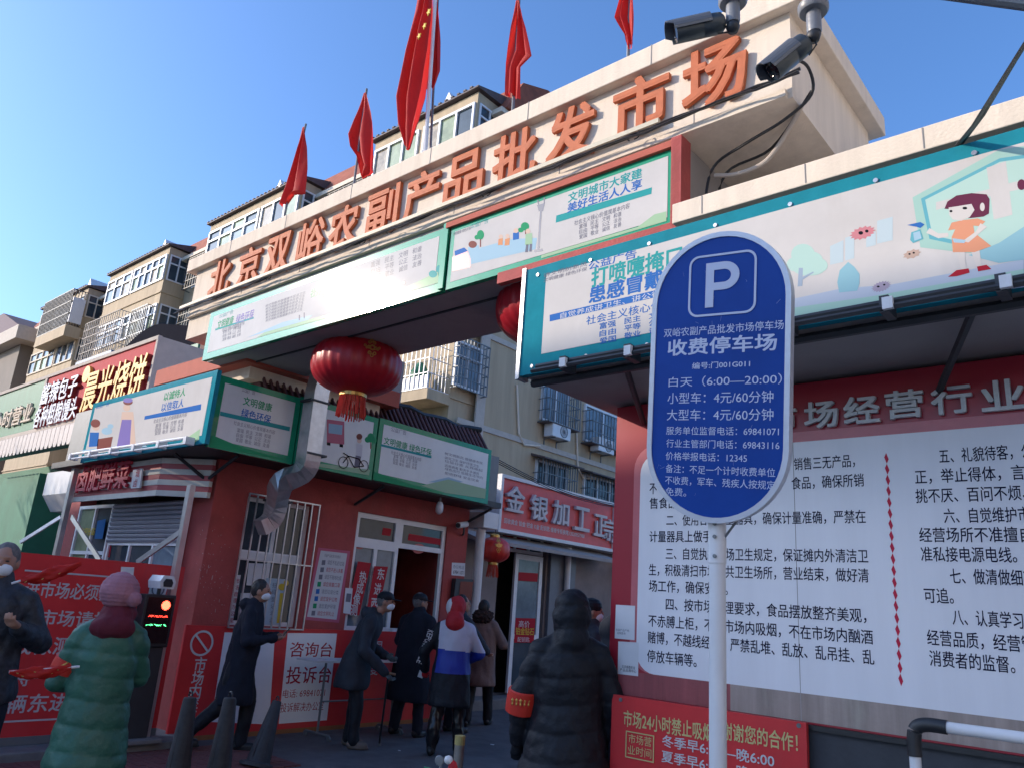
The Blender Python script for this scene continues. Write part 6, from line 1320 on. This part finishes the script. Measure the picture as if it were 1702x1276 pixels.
def band(o, r, a, b, rad, m, nm='armband', t0=.35, t1=.62):
    p, q = L2W(o, r, a.lerp(b, t0)), L2W(o, r, a.lerp(b, t1)); MB().tube([p, p.lerp(q, .04), p.lerp(q, .5), p.lerp(q, .96), q], [rad*.93, rad, rad*1.03, rad, rad*.93], 20).build(nm, m, o, smooth=True)
def L2W(o, r, p): c, s_ = math.cos(r), math.sin(r); return Vector((o.location.x+p[0]*c-p[1]*s_, o.location.y+p[0]*s_+p[1]*c, p[2]))
def furled_flag(label, p0, p1, rad=.028, kind=0):
    o = thing('hand_flag', p0, label, 'hand flag', 'rolled red hand flags'); d = p1-p0
    MB().tube([p0-d*.12, p1], .007, 8).build('stick', M['whitepaint'], o, smooth=True)
    n = 16; pts = [p0.lerp(p1, .02+.96*i/n)+Vector((0, 0, .003*math.sin(i*1.7)-.02*math.sin(math.pi*i/n))) for i in range(n+1)]
    dd = d.normalized(); a_ = dd.cross(Vector((0, 0, 1))).normalized(); c_ = dd.cross(a_); N_ = 22; mb = MB(); n = 26; pts = [p0.lerp(p1, .02+.98*i/n)+Vector((0, 0, -.018*math.sin(math.pi*i/n))) for i in range(n+1)]
    for i in range(n+1):
        R_ = rad*(.22+.85*math.sin(math.pi*(.08+.86*i/n))**1.3)
        for j in range(N_):
            t = 2*math.pi*j/N_; r_ = R_*(1+.30*math.sin(3*t+i*.42+kind)+.14*math.sin(7*t-i*.7)); mb.v.append(tuple(pts[i]+a_*r_*math.cos(t)+c_*r_*math.sin(t)*1.15))
    mb.add([(i*N_+j, (i+1)*N_+j, (i+1)*N_+(j+1) % N_, i*N_+(j+1) % N_) for i in range(n) for j in range(N_)], 0); mb.build('rolled_cloth', M['flag'], o, smooth='all')
    fr = MB()
    for k in range(9):
        t = .12+.09*k; q = p0.lerp(p1, t); off = (a_*math.cos(k*2.1)-FW*.8)*rad*.75+Vector((0, 0, rad*.5*math.sin(k*1.7)-.015)); fr.tube([q+off-d*.012, q+off*1.06+d*.008, q+off+d*.02+Vector((0, 0, .004))], .0028, 4)
    fr.build('gold_fringe', M['gold'], o)
# 1 left man with mask and rolled flag
q = atD((24, 895), 6.4)
def ex1(o, s, r, hc, sh, el, ha, rt):
    blob('inner_collar', [('c', hc+V3(0, -.01, -.13)*s, .068*s, hc+V3(0, -.02, -.08)*s, .062*s)], M['black'], o, r, vox=.008, smooth=2)
ns_camo = mat('speckled_nylon', (.020, .026, .038), .6, var=.8, scale=22, bump=.5)
m1 = person('man in dark speckled jacket and pale mask at the far left, holding a rolled flag', (q.x-.02, q.y-.02), R(-118), H=1.78, feet=((-.14, .05), (.22, .06)), fz=(.12, .50), knees=((-.14, .06, .56), (.13, .22, .80)), elbows=((-.30, -.02, 1.10), (.27, .08, 1.14)), hands=((-.20, .22, 1.20), (.20, .30, 1.02)),
            coat=ns_camo, trousers=M['navy'], coatlen=.28, hair=M['hairgrey'], mask=True, build=1.12, disp=wrink(.012, 14), extra=ex1)
hw_ = atD((32, 965), 6.15); tip = atD((135, 935), 6.2); furled_flag('rolled red and gold flag held by the masked man at left', hw_, tip, .03)
# step the man stands on
tag(MB().box(m1.location.x-.35, m1.location.x+.55, m1.location.y-.5, m1.location.y+.35, 0, .12).build('concrete_step', M['kerb'], bevel=.02), 'grey concrete step under the masked man at the left edge', 'step')
# 2 woman in long green down coat
q = atD((198, 985), 5.45)
def ex2(o, s, r, hc, sh, el, ha, rt):
    blob('scarf', [('e', hc+V3(0, -.05, -.17)*s, (.14*s, .115*s, .09*s)), ('e', hc+V3(.02, -.02, -.10)*s, (.115*s, .11*s, .09*s)), ('e', hc+V3(.03, -.07, -.19)*s, (.08*s, .06*s, .06*s))], M['maroon'], o, r, vox=.009, smooth=5, disp=wrink(.012, 16))
    band(o, r, sh[0], el[0], .080*s, M['armband'], t0=.50, t1=.78)
    bl = [('e', sh[0].lerp(el[0], .64)+V3(-.045+.012*k, -.072, -.02+.01*k)*s, (.012*s, .02*s, .008*s)) for k in range(5)]
    blob('armband_lettering', bl, M['gold'], o, r, vox=.005, smooth=0)
camo = mat('camouflage', (.05, .06, .06), .8, var=.9, scale=9)
m2 = person('woman in long green quilted coat, pink knit hat and red armband, seen from behind', (q.x, q.y), R(68), H=1.60, coat=M['greenc'], trousers=camo, coatlen=.45, flare=1.08, build=.98, sleeve=.98, disp=puff(.13, .012, .006), hat='knit', hair=M['hair'],
            elbows=((-.245, .06, 1.06), (.22, .10, 1.10)), hands=((-.10, .30, 1.0), (.10, .28, 1.04)), gloves=M['whitepaint'], extra=ex2, lean=(0, -.02))
hw_ = atD((120, 1108), 5.25); tip = atD((15, 1116), 5.2); furled_flag('rolled red flag held out left by the woman in the green coat', hw_, tip, .024)
# 3 walker looking at phone
q = onZ((372, 1248), 0)
m3 = person('man in long black hooded coat walking right while reading his phone', (q.x+.06, q.y), R(-38), H=1.70, feet=((-.09, .10), (.10, -.44)), fz=(0, .05), knees=((-.09, .13, .49), (.09, -.12, .45)), elbows=((-.27, -.02, 1.10), (.28, .05, 1.08)), hands=((-.08, .30, 1.14), (.12, .30, 1.12)), lean=(0, .06), head=(0, .03),
            coat=M['navy'], trousers=M['coal'], coatlen=.56, flare=1.08, hair=M['hair'], hooddown=True, mask=True, build=1.03, disp=wrink(.015, 12), hturn=-.1)
ph = L2W(m3, R(-38), V3(.03, .40, 1.17)); MBp = MB(); fz_ = Frame(ph, Vector((.75, .66, 0)), Vector((-.2, .2, .9)))
MBp.slab(Frame(ph, Vector((math.cos(R(-38)), math.sin(R(-38)), 0)), Vector((-.3*math.sin(R(-38)), .3*math.cos(R(-38)), .45))), -.036, .036, -.075, .075, -.005, .005); tag(MBp.build('phone', M['black'], bevel=.004), 'dark phone held by the man in the long black coat', 'phone')
# 4 old man with cap and cane
q = onZ((572, 1240), 0)
m4 = person('stooped old man in dark jacket and peaked cap leaning on a walking cane', (q.x+.02, q.y), R(-50), H=1.68, lean=(0, .22), feet=((-.10, .0), (.10, .10)), elbows=((-.28, .08, 1.06), (.26, .12, 1.05)), hands=((-.10, .34, .98), (.16, .38, .82)), head=(0, .06), coat=M['slate'], trousers=M['coal'], coatlen=.40, flare=1.08, build=1.12, hair=M['hairgrey'], hat='cap', mask=True,
            shoes=M['shoebr'], hooddown=True, gloves=M['knitgrey'], disp=wrink(.014, 10, 4))
hd_ = L2W(m4, R(-50), V3(.16, .42, .80)*(1.68/1.7)); ft = onZ((630, 1239), 0)
ck = thing('walking_cane', ft, 'dark walking cane under the gloved hand of the old man in the cap', 'cane'); MB().tube([(ft.x, ft.y, .02), (hd_.x, hd_.y, hd_.z)], .012, 8).build('shaft', M['black'], ck, smooth=True); MB().tube([(ft.x, ft.y, 0), (ft.x, ft.y, .03)], .018, 8).build('ferrule', M['grey'], ck)
MB().tube([(hd_.x-.05, hd_.y-.05, hd_.z+.02), (hd_.x, hd_.y, hd_.z+.02), (hd_.x+.06, hd_.y+.05, hd_.z+.01)], .014, 8).build('handle', mat('wood_handle', (.20, .10, .05), .5), ck)
# 5 navy long coat man from behind + person ahead
q = onZ((672, 1222), 0)
m5 = person('broad man in long navy overcoat and dark cap seen from behind at the hatch', (q.x+.0, q.y), R(8), H=1.70, feet=((-.17, -.02), (.17, .02)), elbows=((-.30, .08, 1.10), (.30, .08, 1.10)), hands=((-.12, .30, 1.08), (.12, .30, 1.08)), lean=(0, .06), coat=M['navy'], trousers=M['navy'], coatlen=.62, flare=1.12, build=1.22, hair=M['hairgrey'], hat='cap', hturn=-.4, disp=wrink(.010, 7, 2))
m5b = person('person in grey jacket and red vest partly hidden between the navy coat and striped jacket', (q.x+.08, q.y+.75), R(-10), H=1.72, coat=M['slate'], trousers=M['navy'], coatlen=.35, build=1.05, hair=M['hair'], hturn=-.5, elbows=((-.28, .1, 1.12), (.28, .12, 1.12)), hands=((-.1, .3, 1.1), (.2, .32, 1.0)),
              extra=lambda o, s, r, hc, sh, el, ha, rt: blob('red_vest', [('l', [(hc.x, hc.y-.06, 1.0*s, .225*s, .165*s), (hc.x, hc.y-.06, 1.2*s, .235*s, .17*s), (hc.x, hc.y-.06, 1.36*s, .20*s, .14*s)])], M['hoodred'], o, r, vox=.012, smooth=4))
# 6 jacket woman
q = onZ((738, 1256), 0)
def p6(c):
    x, y, z = c
    if x < -.17: return 0
    if z > 1.10-.05*x: return 1
    if z > .86: return 2
    return 0
def ex6(o, s, r, hc, sh, el, ha, rt):
    blob('red_hood_lining', [('e', hc+V3(0, -.02, .015)*s, (.112*s, .118*s, .135*s), rt), ('c', hc+V3(0, -.05, -.08)*s, .10*s, hc+V3(0, -.09, -.15)*s, .11*s)], M['hoodred'], o, r, vox=.009, smooth=5, disp=wrink(.008, 14))
    blob('white_hat', [('e', hc+rt@V3(-.055, -.01, .02)*s, (.075*s, .108*s, .105*s), rt)], M['whitepaint'], o, r, vox=.008, smooth=2)
m6 = person('woman in black, white and blue jacket with red hood and glossy black trousers', (q.x+.0, q.y), R(38), H=1.66, coat=[M['coal'], M['wht'], M['blu']], paint=p6, trousers=M['leather'], coatlen=.50, flare=1.04, build=1.08, feet=((-.15, -.02), (.14, .06)), lean=(0, .02),
            elbows=((-.34, .0, 1.08), (.30, .12, 1.10)), hands=((-.33, .14, .88), (.12, .28, 1.0)), gloves=M['hoodred'], extra=ex6, shoes=M['shoe'], disp=wrink(.012, 10, 5), tdisp=wrink(.016, 18, 3))
# sleeve lettering down the left arm
r6 = R(38); a_ = L2W(m6, r6, V3(-.262, -.075, 1.30)); b_ = L2W(m6, r6, V3(-.375, .02, .93)); dr_ = (b_-a_).normalized(); view = (EYE-(a_+b_)/2).normalized(); upv = view.cross(dr_).normalized()
LF = Frame(a_, dr_, upv); LF.o = a_+LF.n*.012
for i, ch in enumerate('KEPONCOUNZE'):
    L_ = (b_-a_).length; text(LF, ch, None, None, None, whp, m6, ab=(L_*i/11, .004*math.sin(i), L_*(i+.86)/11, .004*math.sin(i)), h=.062, off=.005, bold=.02, name='sleeve_letter')
pk = L2W(m6, r6, V3(-.37, .22, .80)); tag(MB().slab(Frame(pk, dr_, upv), -.04, .04, -.03, .03, -.004, .004).build('paper_card', M['paper']), 'small white card in the hand of the striped jacket woman', 'card')
# 7 brown coat woman
q = onZ((790, 1206), 0)
m7 = person('woman in taupe coat with dark fur-trimmed hood walking into the market', (q.x, q.y), R(25), H=1.68, coat=M['brownc'], trousers=M['coal'], coatlen=.48, flare=1.02, build=1.08, feet=((-.10, -.14), (.10, .22)), hair=M['hair'], elbows=((-.28, .1, 1.12), (.30, .08, 1.10)), hands=((-.1, .3, 1.15), (.18, .28, 1.14)), disp=wrink(.010, 10, 7),
            extra=lambda o, s, r, hc, sh, el, ha, rt: blob('fur_hood', [('e', hc+V3(0, -.075, -.12)*s, (.15*s, .10*s, .10*s)), ('c', hc+V3(-.09, -.02, -.09)*s, .06*s, hc+V3(.09, -.02, -.09)*s, .06*s)], M['fur'], o, r, vox=.008, smooth=1, disp=lambda P: .016*vnoise(P, 55)+.008*vnoise(P, 120)))
# 8 large man in black down coat
q = atD((950, 1020), 5.25)
def ex8(o, s, r, hc, sh, el, ha, rt):
    band(o, r, el[0]+(sh[0]-el[0])*.12, ha[0].lerp(el[0], .62), .093*s, M['armband'], t0=0, t1=1)
    for k in range(5): blob('armband_letter', [('e', el[0]+V3(-.05+.025*k, -.088+.010*abs(k-2), -.035)*s, (.006*s, .006*s, .026*s)), ('e', el[0]+V3(-.05+.025*k, -.089+.010*abs(k-2), -.025)*s, (.012*s, .006*s, .005*s)), ('e', el[0]+V3(-.05+.025*k, -.089+.010*abs(k-2), -.05)*s, (.009*s, .006*s, .005*s))], M['gold'], o, r, vox=.005, smooth=0)
m8 = person('large man in black hooded down coat with red armband, back to viewer', (q.x, q.y), R(40), H=1.70, coat=M['coal'], trousers=M['jeans'], coatlen=.42, flare=1.14, build=1.16, sleeve=.95, hoodup=True, elbows=((-.295, -.0, 1.08), (.295, .0, 1.08)), hands=((-.30, .08, .80), (.30, .08, .80)), gloves=M['coal'], disp=puff(.15, .014, .007, 3), extra=ex8, lean=(0, -.01))
# 9, 10 behind
q = atD((985, 1010), 8.2)
m9 = person('man in dark knit hat and lime green vest facing right behind the large man', (q.x, q.y), R(-45), H=1.74, coat=M['slate'], trousers=M['navy'], coatlen=.38, build=1.0, hat='beanie', mask=True,
            extra=lambda o, s, r, hc, sh, el, ha, rt: blob('lime_vest', [('l', [(hc.x, hc.y, .95*s, .225*s, .165*s), (hc.x, hc.y, 1.2*s, .22*s, .165*s), (hc.x, hc.y-.0, 1.37*s, .19*s, .13*s)])], M['lime'], o, r, vox=.012, smooth=4, disp=wrink(.01, 12)))
q = atD((1010, 1040), 7.4)
m10 = person('person in dark hooded jacket half hidden by the rules billboard edge', (q.x-.02, q.y+.1), R(30), H=1.56, coat=M['slate'], trousers=M['navy'], coatlen=.4, build=1.05, hoodup=True, hair=M['hair'])
# litter and wear on the road
lt_ = MB(); random.seed(3)
for i in range(26):
    x, y = random.uniform(-8, -2.5), random.uniform(2.5, 12); a = random.uniform(0, 3); l = random.uniform(.015, .05)
    lt_.prism([Vector((x+l*math.cos(a+k*1.57), y+l*.6*math.sin(a+k*1.57), .006)) for k in range(4)], Vector((0, 0, .003)))
tag(lt_.build('litter', M['paper']), kind='stuff')
# bare street tree between the far street side and the shops
tr = thing('bare_tree', (-24, -1.5, 0), 'bare leafless street tree beyond the left edge of the view', 'tree'); tb_ = MB(); random.seed(11)
def br(p, d, L, r_, n):
    q = p+d*L; tb_.tube([p, (p+q)/2+Vector((random.uniform(-.05, .05)*L, 0, 0)), q], [r_, r_*.85, r_*.68], 6)
    if n == 0: return
    for k in range(3 if n > 2 else 2):
        dd = (d+Vector((random.uniform(-.75, .75), random.uniform(-.75, .75), random.uniform(-.15, .45)))).normalized(); br(q, dd, L*random.uniform(.62, .85), r_*.6, n-1)
tk = MB(); tk.tube([(-24, -1.5, 0), (-23.95, -1.5, 1.3), (-24, -1.5, 2.4)], [.2, .16, .14], 10); tk.build('trunk', M['brick'], tr)
br(Vector((-24, -1.5, 2.4)), Vector((.05, .05, 1)).normalized(), 1.5, .12, 6); tb_.build('branches', M['hair'], tr)
finish_blobs()
finish_text()
# photo-like tone: none beyond the standard view transform
